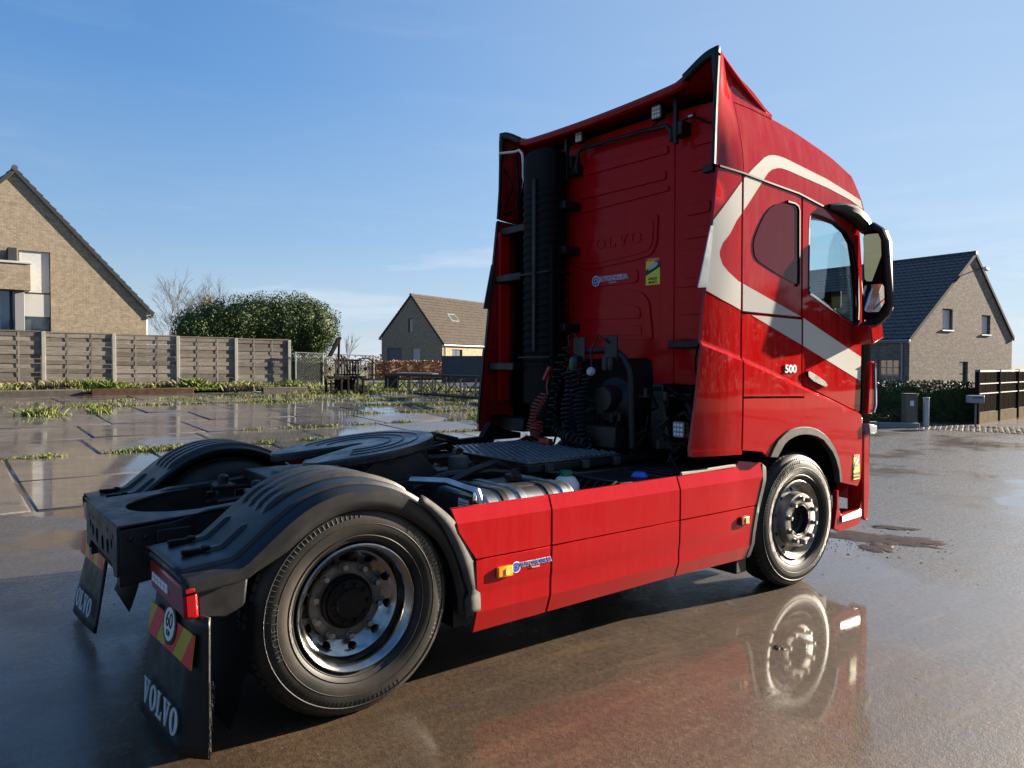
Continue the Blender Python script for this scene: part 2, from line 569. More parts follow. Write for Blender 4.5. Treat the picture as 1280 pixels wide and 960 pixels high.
# ------------------------------------------------------------------ the ground
def wet_mat(name, c1, c2, puddle_lo=0.50, puddle_hi=0.60, damp=0.34, slabby=False, pools=(), reflect_zone=None, c3=None):
    m = bpy.data.materials.new(name)
    m.use_nodes = True
    n, l = m.node_tree.nodes, m.node_tree.links
    b = n['Principled BSDF']
    geo = n.new('ShaderNodeNewGeometry')

    def noise(scale, detail=5, rough=.55, vec=None):
        t = n.new('ShaderNodeTexNoise')
        t.inputs['Scale'].default_value = scale
        t.inputs['Detail'].default_value = detail
        t.inputs['Roughness'].default_value = rough
        l.new(vec or geo.outputs['Position'], t.inputs['Vector'])
        return t.outputs['Fac']

    def rng(v, a, b_, c=0.0, d=1.0):
        r = n.new('ShaderNodeMapRange')
        r.interpolation_type = 'SMOOTHSTEP'
        for i, q in zip(('From Min', 'From Max', 'To Min', 'To Max'), (a, b_, c, d)):
            r.inputs[i].default_value = q
        l.new(v, r.inputs['Value'])
        return r.outputs['Result']

    def mixc(f, a, c):
        x = n.new('ShaderNodeMix'); x.data_type = 'RGBA'
        l.new(f, x.inputs[0])
        for i, q in ((6, a), (7, c)):
            if isinstance(q, tuple):
                x.inputs[i].default_value = (*q, 1)
            else:
                l.new(q, x.inputs[i])
        return x.outputs[2]

    def math_(op, a, c):
        x = n.new('ShaderNodeMath'); x.operation = op
        for i, q in ((0, a), (1, c)):
            if isinstance(q, (int, float)):
                x.inputs[i].default_value = q
            else:
                l.new(q, x.inputs[i])
        return x.outputs[0]
    big = noise(0.33, 4, .55)
    mid = noise(1.7, 6, .6)
    fine = noise(28, 8, .7)
    grit = noise(150, 3, .6)
    pud = rng(math_('ADD', math_('MULTIPLY', big, .75), math_('MULTIPLY', mid, .25)), puddle_lo, puddle_hi)
    for (px_, py_, rx_, ry_) in pools:        # standing water
        vm = n.new('ShaderNodeVectorMath'); vm.operation = 'SUBTRACT'; vm.inputs[1].default_value = (px_, py_, 0)
        l.new(geo.outputs['Position'], vm.inputs[0])
        vm2 = n.new('ShaderNodeVectorMath'); vm2.operation = 'MULTIPLY'; vm2.inputs[1].default_value = (1 / rx_, 1 / ry_, 0)
        l.new(vm.outputs[0], vm2.inputs[0])
        vl = n.new('ShaderNodeVectorMath'); vl.operation = 'LENGTH'
        l.new(vm2.outputs[0], vl.inputs[0])
        edge = math_('ADD', vl.outputs['Value'], math_('MULTIPLY', math_('SUBTRACT', mid, .5), 1.3))
        pud = math_('MAXIMUM', pud, rng(edge, 1.1, .92))
    colr = mixc(rng(fine, .35, .7), c1, c2)
    if reflect_zone:             # brown painted in where the truck's reflection hides the sky, greyer beyond
        vm = n.new('ShaderNodeVectorMath'); vm.operation = 'SUBTRACT'; vm.inputs[1].default_value = (reflect_zone[0], reflect_zone[1], 0)
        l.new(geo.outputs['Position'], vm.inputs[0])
        vm2 = n.new('ShaderNodeVectorMath'); vm2.operation = 'MULTIPLY'; vm2.inputs[1].default_value = (1 / reflect_zone[2], 1 / reflect_zone[3], 0)
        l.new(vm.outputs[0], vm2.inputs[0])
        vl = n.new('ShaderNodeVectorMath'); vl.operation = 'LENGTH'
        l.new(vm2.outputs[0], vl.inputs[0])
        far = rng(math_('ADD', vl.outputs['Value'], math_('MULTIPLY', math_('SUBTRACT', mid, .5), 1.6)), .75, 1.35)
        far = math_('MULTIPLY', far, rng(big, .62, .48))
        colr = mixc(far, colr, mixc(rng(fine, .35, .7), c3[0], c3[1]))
    colr = mixc(math_('MULTIPLY', rng(mid, .35, .75), .6), colr, tuple(x * .55 for x in c1))
    colr = mixc(math_('MULTIPLY', rng(grit, .56, .74), .55), colr, tuple(min(1, x * 2.2) for x in c2))
    colr = mixc(math_('MULTIPLY', pud, .35), colr, tuple(x * .7 for x in c1))
    mps = n.new('ShaderNodeMapping'); mps.inputs['Scale'].default_value = (.5, 4.2, 1); mps.inputs['Rotation'].default_value = (0, 0, .25)
    l.new(geo.outputs['Position'], mps.inputs['Vector'])
    streak = noise(2.2, 7, .65, mps.outputs['Vector'])
    colr = mixc(math_('MULTIPLY', rng(streak, .48, .74), .42), colr, tuple(min(1, x * 1.5) for x in c2))
    if slabby:
        colr = random_tone(n, l, colr, .30)
    l.new(colr, b.inputs['Base Color'])
    b.inputs['Roughness'].default_value = 0.62
    b.inputs['Specular IOR Level'].default_value = 0.3
    b.inputs['Coat IOR'].default_value = 1.42
    wet = rng(math_('ADD', math_('MULTIPLY', mid, .6), math_('MULTIPLY', big, .4)), .36, .56, .6, 1.0)
    l.new(wet, b.inputs['Coat Weight'])
    cr_ = n.new('ShaderNodeMapRange')
    cr_.inputs['To Min'].default_value = damp
    cr_.inputs['To Max'].default_value = 0.035
    l.new(pud, cr_.inputs['Value'])
    l.new(math_('MULTIPLY', cr_.outputs['Result'], rng(fine, .3, .7, .75, 1.5)), b.inputs['Coat Roughness'])
    bp = n.new('ShaderNodeBump')
    bp.inputs['Strength'].default_value = 0.8
    bp.inputs['Distance'].default_value = 0.007
    l.new(math_('ADD', fine, math_('MULTIPLY', grit, .5)), bp.inputs['Height'])
    l.new(bp.outputs['Normal'], b.inputs['Normal'])
    bp2 = n.new('ShaderNodeBump')
    bp2.inputs['Distance'].default_value = 0.006
    l.new(math_('ADD', noise(9, 5, .6), math_('MULTIPLY', grit, .22)), bp2.inputs['Height'])
    inv = math_('SUBTRACT', 1.0, pud)
    l.new(math_('ADD', math_('MULTIPLY', inv, .42), .03), bp2.inputs['Strength'])
    l.new(bp2.outputs['Normal'], b.inputs['Coat Normal'])
    return m


WET = wet_mat('wet_concrete', (0.034, 0.0195, 0.009), (0.082, 0.049, 0.023), puddle_lo=.50, puddle_hi=.62, damp=.22, pools=((3.1, -2.35, 1.5, 1.15), (.6, 3.6, 1.6, .7), (-.6, 6.4, 1.4, 1.6), (2.6, 3.2, 2.2, .6)), reflect_zone=(1.2, -2.0, 2.7, 1.9), c3=((.024, .0225, .0205), (.056, .052, .047)))
WETS = wet_mat('wet_slab', (0.060, 0.052, 0.045), (0.12, 0.105, 0.092), puddle_lo=.40, puddle_hi=.54, damp=.20, slabby=True, pools=((-.3, 7.2, 1.5, 1.5), (1.0, 11.5, 2.0, .9), (5.5, 13.5, 2.2, 1.2), (8.5, 17.5, 2.4, 1.0), (9.5, 11.5, 1.6, 1.0), (3.5, 18.5, 2.5, .8)))
ROADM = wet_mat('wet_road', (0.055, 0.055, 0.056), (0.09, 0.088, 0.085), damp=.3)
FIELD = mat('field_soil', (0.050, 0.062, 0.022), 0.9, col2=(0.085, 0.075, 0.035), vscale=0.8)
SOIL = mat('verge_soil', (0.045, 0.038, 0.022), 0.9, col2=(0.06, 0.07, 0.02), vscale=2.0, bump=.6, bscale=12)


def sheet(name, x0, x1, y0, y1, nx, ny, dz, m, fn=G):
    return tag(MB().grid(lambda u, v: (x0 + (x1 - x0) * u, y0 + (y1 - y0) * v, fn(x0 + (x1 - x0) * u, y0 + (y1 - y0) * v) + dz), nx, ny).build(name, m), kind='structure')


def GF(x, y):
    return G(x, y) + (0.14 * sst((y - 22.3) / 2) * sst((20 - x) / 6))


sheet('ground', -3000, 3000, -3000, 3000, 2, 2, -0.6, FIELD, lambda x, y: 0)
sheet('field', -60, 160, -40, 190, 110, 115, -0.05, FIELD, GF)
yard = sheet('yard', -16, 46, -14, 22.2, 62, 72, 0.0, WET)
sheet('verge', -14, 20, 22.2, 27, 34, 12, 0.10, SOIL, GF)

# concrete plates laid in the back of the yard, each one a slab
slab_me = MB().box((0, 0, -.06), (1, 1, .12)).mesh('slab', WETS, 30)
n_slab = 0
row_y = 5.15
while row_y < 21.5:
    d = 2.0
    off = random.uniform(-.5, .5) if row_y > 8 else 0.3
    x = -9.0 + off
    while x < 22:
        w = 2.0
        cx, cy = x + w / 2, row_y + d / 2
        edge_ok = cx - 0.55 * (cy - 5) < 9.5
        if edge_ok:
            sl = bpy.data.objects.new('slab', slab_me)
            COL.objects.link(sl)
            sl.parent = yard
            h = (G(cx + .01, cy) + G(cx, cy + .5) + G(cx, cy - .5)) / 3
            gx, gy = (G(cx + .9, cy) - G(cx - .9, cy)) / 1.8, (G(cx, cy + .9) - G(cx, cy - .9)) / 1.8
            sl.location = (cx, cy, h + .022 + random.uniform(-.006, .007))
            sl.rotation_euler = (math.atan(gy) + R(random.gauss(0, .15)), -math.atan(gx) + R(random.gauss(0, .15)), R(random.gauss(0, .5)))
            sl.scale = (w - random.uniform(.015, .05), d - random.uniform(.015, .05), 1)
            bv = sl.modifiers.new('bevel', 'BEVEL'); bv.width = .012; bv.segments = 1
            n_slab += 1
        x += w
    row_y += d

# raised mortar joints across the wet yard
def ridge(pts, w=.003, name='joint_ridge'):
    mb = MB()
    dense = []
    for a, b in zip(pts[:-1], pts[1:]):
        k = max(2, int(math.dist(a, b) / .06))
        for i in range(k):
            t = i / k
            x = a[0] + (b[0] - a[0]) * t + random.gauss(0, .004)
            y = a[1] + (b[1] - a[1]) * t + random.gauss(0, .004)
            dense.append((x, y, G(x, y) - w * .5 + random.uniform(0, .002)))
    mb.tube(dense, [w * random.uniform(.3, 1.2) for _ in dense], 6)
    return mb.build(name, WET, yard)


ridge([(9.5, 4.2), (13.5, 1.6)], .006)

# patch of mud left on the concrete ahead of the front wheel
def blob(name, cx, cy, rx, ry, ang, seed, m, dz=.003):
    mb = MB()
    n_, k = 72, 6
    vs = [(cx, cy, G(cx, cy) + dz + .004)]
    for i in range(n_):
        a = 2 * PI * i / n_
        r = 1 + .55 * mnoise.noise((math.cos(a) * 1.6, math.sin(a) * 1.6, seed)) + .35 * mnoise.noise((math.cos(a) * 5, math.sin(a) * 5, seed + 3))
        for j in range(1, k + 1):
            q = r * j / k
            x = cx + math.cos(ang) * rx * q * math.cos(a) - math.sin(ang) * ry * q * math.sin(a)
            y = cy + math.sin(ang) * rx * q * math.cos(a) + math.cos(ang) * ry * q * math.sin(a)
            h = (.006 * (1 - (j / k) ** 2) + .006 * mnoise.noise((x * 14, y * 14, seed))) if j < k else -.006
            vs.append((x, y, G(x, y) + dz + h))
    fs = []
    for i in range(n_):
        a, b = 1 + i * k, 1 + ((i + 1) % n_) * k
        fs.append((0, a, b))
        for j in range(k - 1):
            fs.append((a + j, a + j + 1, b + j + 1, b + j))
    mb.add(vs, fs)
    return mb.build(name, m, yard, recalc=False)


MUD = mat('wet_mud', (.022, .016, .011), .45, col2=(.050, .036, .024), vscale=16, bump=.5, bscale=55, spec=.15)
blob('mud_patch', 5.62, -.92, .62, .26, -1.1, 1.0, MUD)
blob('mud_patch', 5.25, -1.05, .22, .14, .3, 2.0, MUD)
blob('mud_patch', 6.2, -.75, .25, .10, -1.0, 5.0, MUD)
blob('mud_patch', 2.35, -1.9, .05, .03, .9, 8.0, MUD)

# small stones and mud crumbs on the wet concrete
mb = MB()
for i in range(480):
    if i < 210:
        a = random.gauss(0, 1); c = random.gauss(0, 1)
        x, y = 5.35 + a * .38, -.95 + c * .28
        s = random.uniform(.002, .009)
    else:
        x = random.uniform(-1.2, 9); y = random.uniform(-4.5, 2.0) if i % 3 else random.uniform(-2.6, -1.2)
        s = random.uniform(.0015, .0045) * (1.6 if random.random() < .08 else 1)
    q = [Vector((random.gauss(0, 1), random.gauss(0, 1), random.gauss(0, .6))).normalized() * s for _ in range(6)]
    c = Vector((x, y, G(x, y) + s * .3))
    bm_ = [c + Vector(d) * s * random.uniform(.7, 1.2) for d in ((1, 0, 0), (-1, 0, 0), (0, 1, 0), (0, -1, 0), (0, 0, .7), (0, 0, -.7))]
    mb.add(bm_, [(0, 2, 4), (2, 1, 4), (1, 3, 4), (3, 0, 4), (2, 0, 5), (1, 2, 5), (3, 1, 5), (0, 3, 5)])
tag(mb.build('gravel', mat('dark_grit', (0.05, 0.038, 0.028), .7, col2=(.14, .11, .08), vscale=40), recalc=False, smooth=0), kind='stuff')

# ------------------------------------------------------------------ the lorry
truck = empty('truck_tractor', (0.0, 0.0, 0.0))
tag(truck, 'red two-axle tractor unit with cream stripes on its tall cab, standing on the wet yard', 'truck')


def SY(x, z):
    """half width of the cab's side at x, z"""
    y = 1.25
    if z > 2.95:
        y -= 0.10 * ((z - 2.95) / .55) ** 1.6
    zc = 1.477 - .268 * (x - 3.605)
    y += 0.020 * sst((zc - z + .012) / .03) - .010 * sst((zc - .35 - z) / .5)
    if x < 2.86:
        y -= 0.045 * ((2.86 - x) / .45) ** 2
    if x > 4.50:
        t = min(x - 4.50, .199)
        y -= .2 - math.sqrt(.04 - t * t)
    return y


def panel(name, loops, m, side=-1, off=0.0, thick=0.022, parent=truck, bevel=0.004, step=0.11, label=None, fn=SY, cut=None, tri=False):
    """a body panel that follows the cab's side; loops are (x, z) outlines, further loops are holes"""
    if len(loops) == 1 and not tri:
        bm = bmesh.new()
        bm.faces.new([bm.verts.new((q[0], q[1], 0)) for q in loops[0]])
    else:
        bm = fill2d(loops)
    xs = [p[0] for p in loops[0]]; zs = [p[1] for p in loops[0]]
    v = min(xs) + step
    while v < max(xs):
        bmesh.ops.bisect_plane(bm, geom=bm.verts[:] + bm.edges[:] + bm.faces[:], dist=1e-5, plane_co=(v, 0, 0), plane_no=(1, 0, 0)); v += step
    v = min(zs) + step
    while v < max(zs):
        bmesh.ops.bisect_plane(bm, geom=bm.verts[:] + bm.edges[:] + bm.faces[:], plane_co=(0, v, 0), plane_no=(0, 1, 0)); v += step
    if min(zs) < 1.9:            # fine cuts along the pressed crease
        for k in (-.018, -.006, .006, .018, .03):
            bmesh.ops.bisect_plane(bm, geom=bm.verts[:] + bm.edges[:] + bm.faces[:], plane_co=(3.605, 1.477 + k, 0), plane_no=Vector((.268, 1, 0)).normalized())
    for co, no in (cut or []):
        bmesh.ops.bisect_plane(bm, geom=bm.verts[:] + bm.edges[:] + bm.faces[:], plane_co=(co[0], co[1], 0), plane_no=(no[0], no[1], 0), clear_outer=True)
    if not bm.faces:
        bm.free(); return None
    bmesh.ops.triangulate(bm, faces=bm.faces[:])
    ext = bmesh.ops.extrude_face_region(bm, geom=bm.faces[:])
    top = set(g for g in ext['geom'] if isinstance(g, bmesh.types.BMVert))
    for vtx in bm.verts:
        x, z = vtx.co.x, vtx.co.y
        y = fn(x, z) + off - (0 if vtx in top else thick)
        vtx.co = Vector((x, side * y, z))
    bmesh.ops.recalc_face_normals(bm, faces=bm.faces)
    me = bpy.data.meshes.new(name)
    bm.to_mesh(me); bm.free()
    fin(me, m, 22)
    o = put(name, me, parent, bevel, label, segs=1)
    return o


CRE = [(2.88, 3.470), (3.23, 3.452), (3.65, 3.378), (4.11, 3.262), (4.36, 3.165), (4.49, 2.98), (4.69, 2.86)]


def cre(x):
    for (a, b), (c, d) in zip(CRE[:-1], CRE[1:]):
        if x <= c:
            return b + (d - b) * (x - a) / (c - a)
    return CRE[-1][1]


WIN = [(3.722, 2.745), (3.712, 2.64), (3.708, 2.20), (3.73, 2.172), (4.30, 1.992), (4.41, 1.972), (4.455, 2.01), (4.462, 2.12), (4.432, 2.42), (4.36, 2.60), (4.25, 2.69), (4.08, 2.75), (3.90, 2.772), (3.76, 2.775)]
DEF = [(2.375, 1.063), (2.855, 1.045), (2.856, 2.946), (2.614, 2.957)]
SLU = [(2.873, 2.003), (3.612, 1.993), (3.598, 2.895), (3.553, 2.905), (2.873, 2.944)]
SLM = [(2.873, 1.416), (3.627, 1.400), (3.618, 1.982), (2.873, 1.991)]
ARC_O = [(4.184, .700), (4.165, .80), (4.123, .904), (4.06, .985), (3.99, 1.05), (3.90, 1.105), (3.8, 1.145), (3.70, 1.167), (3.59, 1.175), (3.50, 1.17), (3.418, 1.157), (3.345, 1.128), (3.28, 1.093), (3.225, 1.035), (3.185, .974)]
ARC_I = [(4.150, .700), (4.125, .80), (4.074, .89), (4.02, .955), (3.959, 1.001), (3.885, 1.055), (3.802, 1.086), (3.71, 1.105), (3.621, 1.113), (3.55, 1.112), (3.49, 1.104), (3.42, 1.085), (3.364, 1.056), (3.32, 1.01), (3.282, .966)]
FEN = [(2.873, 1.404), (2.873, 1.046), (3.10, 1.02)] + ARC_O[::-1] + [(4.45, .642), (4.495, .70), (4.505, 1.10), (4.49, 1.235), (4.44, 1.250), (4.003, 1.376), (3.62, 1.482), (3.632, 1.388)]
DOOR = [(3.637, 1.492), (4.003, 1.388), (4.44, 1.262), (4.50, 1.258), (4.512, 1.6), (4.515, 2.0), (4.50, 2.45), (4.455, 2.755), (4.20, 2.805), (3.95, 2.842), (3.618, 2.888), (3.628, 1.99)]
ROOFS = [(2.882, 2.956), (3.553, 2.916), (3.95, 2.856), (4.20, 2.818), (4.48, 2.768), (4.60, 2.80), (4.49, 2.98), (4.36, 3.165), (4.11, 3.262), (3.65, 3.378), (3.23, 3.452), (2.882, 3.470)]
BAND_UP = [(2.556, 2.582), (2.72, 2.755), (2.881, 2.921), (3.01, 3.02), (3.138, 3.108), (3.20, 3.133), (3.26, 3.146), (3.33, 3.151), (3.413, 3.147), (3.964, 3.079), (4.266, 3.022), (4.62, 2.95),
           (4.64, 2.88), (4.299, 2.962), (3.965, 3.01), (3.414, 3.061), (3.34, 3.063), (3.287, 3.055), (3.22, 3.035), (3.164, 3.0), (3.05, 2.88), (2.93, 2.75), (2.80, 2.62), (2.729, 2.52), (2.66, 2.455),
           (2.629, 2.40), (2.632, 2.35), (2.66, 2.31), (2.72, 2.265), (2.826, 2.21), (3.626, 1.994), (4.60, 1.672), (4.60, 1.474), (3.63, 1.784), (2.977, 1.985), (2.842, 2.023), (2.66, 2.085), (2.52, 2.155), (2.40, 2.20)]
# the loop is drawn as two bands: the sweep up and forward, and the band falling forward
b_up = [(2.40, 2.42)] + BAND_UP[0:12] + BAND_UP[12:24] + [(2.66, 2.455), (2.632, 2.40), (2.632, 2.36), (2.40, 2.36)]
b_lo = [(2.40, 2.365), (2.632, 2.365), (2.66, 2.31), (2.72, 2.265), (2.826, 2.21), (3.626, 1.994), (4.60, 1.672), (4.60, 1.474), (3.63, 1.784), (2.977, 1.985), (2.842, 2.019), (2.66, 2.075), (2.40, 2.17)]


def edge_cut(poly, ins=0.006):
    """half planes of a convex outline, pulled in a little"""
    n = len(poly)
    area = sum(poly[i][0] * poly[(i + 1) % n][1] - poly[(i + 1) % n][0] * poly[i][1] for i in range(n))
    out = []
    for i in range(n):
        a, b = poly[i], poly[(i + 1) % n]
        dx, dz = b[0] - a[0], b[1] - a[1]
        ln = math.hypot(dx, dz)
        no = (dz / ln, -dx / ln) if area > 0 else (-dz / ln, dx / ln)
        out.append(((a[0] - no[0] * ins, a[1] - no[1] * ins), no))
    return out


DOOR_CV = [(3.637, 1.492), (4.50, 1.26), (4.515, 2.0), (4.45, 2.0), (3.628, 2.25)]
ROOF_CV = [(2.882, 2.956), (4.58, 2.797), (4.36, 3.165), (3.65, 3.378), (3.23, 3.452), (2.882, 3.470)]

for side in (-1, 1):
    d1 = panel('side_deflector', [DEF], RED, side)
    for bnd in (b_up, b_lo):
        panel('cream_stripe', [bnd], CREAM, side, .0022, .003, d1, 0, cut=edge_cut(DEF, .002))
    p = panel('sleeper_panel', [SLU], REDU, side)
    for bnd, vm_ in ((b_up, CREAM), (b_lo, CREAM_SH)):
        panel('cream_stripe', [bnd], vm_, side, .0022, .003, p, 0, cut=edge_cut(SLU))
    panel('blind_window', [smooth_poly([(3.20, 2.80), (2.99, 2.53), (2.995, 2.40), (3.07, 2.35), (3.54, 2.225), (3.556, 2.25), (3.548, 2.80), (3.51, 2.818)], 2)], TINT, side, .0062, .008, p, .003)
    gs = MB().tube([(x, side * (SY(x, z) + .007), z) for x, z in ((3.40, 2.828), (3.49, 2.826), (3.535, 2.812), (3.552, 2.78), (3.560, 2.3), (3.555, 2.235), (3.53, 2.226))], .011, 6)
    gs.build('gasket', BLK2, p)
    p = panel('sleeper_hatch', [SLM], RED, side)
    panel('shaded_stripe', [b_lo], CREAM_SH, side, .0022, .003, p, 0, cut=edge_cut(SLM))
    panel('arch_panel', [FEN], RED2, side)
    panel('wheel_arch_trim', [ARC_O + ARC_I[::-1]], GREYP, side, .014, .05, truck, .005)
    d = panel('cab_door', [DOOR, WIN], RED, side)
    panel('cream_stripe', [b_lo], CREAM, side, .0022, .003, d, 0, cut=edge_cut(DOOR_CV))
    panel('window_pane', [[(a + (3.95 - a) * -.012, b) for a, b in WIN]], GLASS, side, -.016, .004, d, 0)
    panel('window_frame', [[(4.08 + (x - 4.08) * 1.035, 2.38 + (z - 2.38) * 1.035) for x, z in WIN], [(4.08 + (x - 4.08) * .985, 2.38 + (z - 2.38) * .985) for x, z in WIN]], BLK2, side, .002, .018, d, 0)
    MB().tube([(x, side * (SY(x, z) + .006), z) for x, z in ((3.715, 2.178), (4.0, 2.088), (4.30, 1.990), (4.41, 1.965), (4.46, 2.0))], .010, 6).build('window_sill_strip', CHROME, d)
    # recessed handle
    hd = [(3.668, 1.60), (3.683, 1.535), (3.95, 1.460), (3.94, 1.55), (3.90, 1.60), (3.82, 1.640), (3.73, 1.642)]
    panel('handle_recess', [smooth_poly(hd, 1)], REDW, side, .003, .004, d, 0)
    panel('door_handle', [smooth_poly([(3.675, 1.592), (3.69, 1.532), (3.95, 1.458), (3.945, 1.50), (3.86, 1.535), (3.72, 1.585)], 1)], BLK, side, .022, .02, d, .004)
    # hanger trim of the deflector
    if side > 0:
        panel('deflector_edge', [[(2.378, 1.10), (2.362, 1.10), (2.605, 2.957), (2.62, 2.957)]], BLK, side, .003, .03, d1, 0)
    panel('edge_plate', [[(2.545, 2.56), (2.440, 2.145), (2.512, 2.15), (2.568, 2.56)]], ALU, side, .006, .008, d1, 0)
    panel('deflector_foot', [[(2.38, 1.068), (2.85, 1.052), (2.85, 1.02), (2.375, 1.03)]], RED, side, .012, .03, d1, 0)
    # roof side
    p = panel('roof_side_panel', [ROOFS], REDU, side, tri=True, step=.05)
    panel('cream_stripe', [b_up], CREAM, side, .0022, .003, p, 0, cut=edge_cut(ROOF_CV))
    MB().tube([(x, side * (SY(x, z) + .002), z) for x, z in ((2.62, 2.963), (2.86, 2.951), (3.2, 2.929), (3.553, 2.908), (3.95, 2.848), (4.2, 2.81), (4.46, 2.765))], .011, 6).build('drip_rail', BLK2, truck)
    # dark shell seen in the gaps
    panel('inner_side', [[(2.80, 1.05), (3.1, 1.03), (3.2, 1.2), (4.15, 1.2), (4.2, .75), (4.50, .75), (4.56, 1.6), (4.56, 2.1), (4.5, 2.76), (4.44, 3.0), (3.65, 3.33), (2.86, 3.42)], [(4.08 + (x - 4.08) * 1.04, 2.38 + (z - 2.38) * 1.04) for x, z in WIN]], BLK2, side, -.03, .02, truck, 0, step=.3)
    # A pillar and front corner
    def corner(u, v, side=side):
        z = .62 + (1.98 - .62) * v
        lean = .12 * sst((z - 1.9) / 1.2)
        a = u * PI / 2
        ex = 4.62 - lean * .6 + .34 * math.sin(a) ** .8
        ey = .93 + .275 * math.cos(a) ** .8
        return (ex, side * ey, z)
    MB().grid(corner, 10, 24).build('front_corner', mat('matt_black', (.004, .004, .004), 1.0, spec=0.0), truck)
    MB().tube([(4.60, side * 1.185, 1.93), (4.575, side * 1.185, 2.2), (4.53, side * 1.175, 2.5), (4.46, side * 1.16, 2.82)], [.05, .042, .04, .045], 8).build('windscreen_pillar', BLK2, truck)
    # front corner air guide: red blade standing proud of the door's front edge
    g = MB()
    g.prism([(4.605, 1.66), (4.675, 1.67), (4.69, 1.30), (4.66, 1.235), (4.56, 1.23)], 'y', side * 1.245, side * 1.285)
    g.build('air_guide', RED, truck, .008)
    MB().tube([(4.63, side * 1.29, 1.66), (4.675, side * 1.29, 1.655), (4.688, side * 1.29, 1.30), (4.655, side * 1.29, 1.24)], .007, 6).build('guide_edge', CHROME, truck)
    # lower front corner, bumper and step
    MB().prism([(4.46, .645), (4.50, 1.20), (4.60, 1.20), (4.60, .62)], 'y', side * 1.10, side * 1.225).build('bumper_corner', BLK, truck, .01)
    MB().prism([(4.555, .36), (4.545, 1.05), (4.585, 1.12), (4.64, 1.10), (4.66, .60), (4.64, .33)], 'y', side * 1.12, side * 1.262).build('bumper_end', RED, truck, .012)
    st = MB()
    st.prism([(4.105, .33), (4.145, .50), (4.145, .635), (4.175, .635), (4.18, .50), (4.215, .43), (4.50, .45), (4.545, .52), (4.545, .36), (4.50, .315), (4.20, .295)], 'y', side * 1.215, side * 1.255)
    so = st.build('entry_step', RED, truck, .006)
    MB().span((4.20, side * .95, .40), (4.54, side * 1.21, .425)).build('step_tread', TREADP, so, .004)
    MB().prism([(4.205, .372), (4.205, .425), (4.515, .445), (4.52, .385)], 'y', side * 1.25, side * 1.268).build('step_edge', ALU, so, .004)
    MB().span((4.12, side * .80, .30), (4.55, side * .95, .95)).build('step_well', BLK2, so)
    # mirror group on the door's front upper corner
    mr = empty('door_mirror'); mr.parent = truck
    ym = lambda y: side * y
    MB().tube([(3.96, ym(1.262), 2.865), (4.10, ym(1.285), 2.87), (4.25, ym(1.30), 2.845), (4.38, ym(1.305), 2.79), (4.46, ym(1.31), 2.735)], [.02, .045, .062, .068, .05], 10).build('mirror_mount', BLK, mr)
    MB().tube([(4.44, ym(1.27), 2.76), (4.46, ym(1.36), 2.755), (4.47, ym(1.415), 2.715), (4.47, ym(1.455), 2.62), (4.47, ym(1.475), 2.40), (4.47, ym(1.50), 2.12), (4.47, ym(1.475), 2.05), (4.47, ym(1.42), 2.0), (4.46, ym(1.27), 1.93)], [.032, .032, .030, .028, .026, .028, .034, .036, .05], 8).build('mirror_arm', BLK, mr)
    for nm, z0, z1, ya, yb in (('main', 2.315, 2.69, 1.300, 1.425), ('wide', 2.065, 2.285, 1.302, 1.455)):
        sh = MB()
        sh.grid(lambda u, v, z0=z0, z1=z1, ya=ya, yb=yb: (4.455 + .14 * (math.sin(PI * u) * math.sin(PI * v)) ** .5, ym(ya - .012 + (yb - ya + .024) * u), z0 - .012 + (z1 - z0 + .024) * v), 10, 12)
        sh.build('mirror_shell', BLK, mr)
        tilt = .27 if nm == 'main' else .16
        plate([rrect(-(yb - ya) / 2, -(z1 - z0) / 2, (yb - ya) / 2, (z1 - z0) / 2, .03)], frame((4.452, ym((ya + yb) / 2), (z0 + z1) / 2), (-side * tilt, -1, 0), (-.10, 0, 1), (-1, side * tilt, -.10)), .006, 'mirror_glass', MIRR, mr)
    plate([[(-.105, -.37), (.05, -.37), (.118, -.29), (.10, .25), (.06, .36), (-.105, .36)]] if side < 0 else [[(.105, -.37), (.105, .36), (-.06, .36), (-.10, .25), (-.118, -.29), (-.05, -.37)]], frame((4.468, ym(1.375), 2.375), (0, -1, 0), (0, 0, 1), (-1, 0, 0)), .09, 'mirror_housing', BLK2, mr, .02)
    MB().prism([(4.36, 1.955), (4.40, 1.80), (4.58, 1.86), (4.55, 1.98)], 'y', side * 1.24, side * 1.40).build('mirror_bracket', RED, mr, .01)
    # headlamp washer housing sticking out at the front corner
    MB().prism([(4.555, 1.155), (4.70, 1.13), (4.69, 1.065), (4.575, 1.06)], 'y', side * 1.23, side * 1.30).build('corner_lamp', WHTL, truck, .01)
    # door sticker
    # seats
    se = MB()
    se.prism([(3.62, 1.55), (4.15, 1.55), (4.15, 1.70), (3.80, 1.68), (3.72, 2.14), (3.60, 2.14)], 'y', side * .38, side * .88)
    sobj = se.build('seat', SEAT, truck, .03)
    MB().prism([(3.61, 2.21), (3.71, 2.21), (3.69, 2.42), (3.61, 2.42)], 'y', side * .50, side * .76).build('headrest', SEAT, sobj, .025)
    MB().span((3.64, side * .55, 2.13), (3.66, side * .58, 2.23)).span((3.64, side * .68, 2.13), (3.66, side * .71, 2.23)).build('headrest_post', BLK2, sobj)

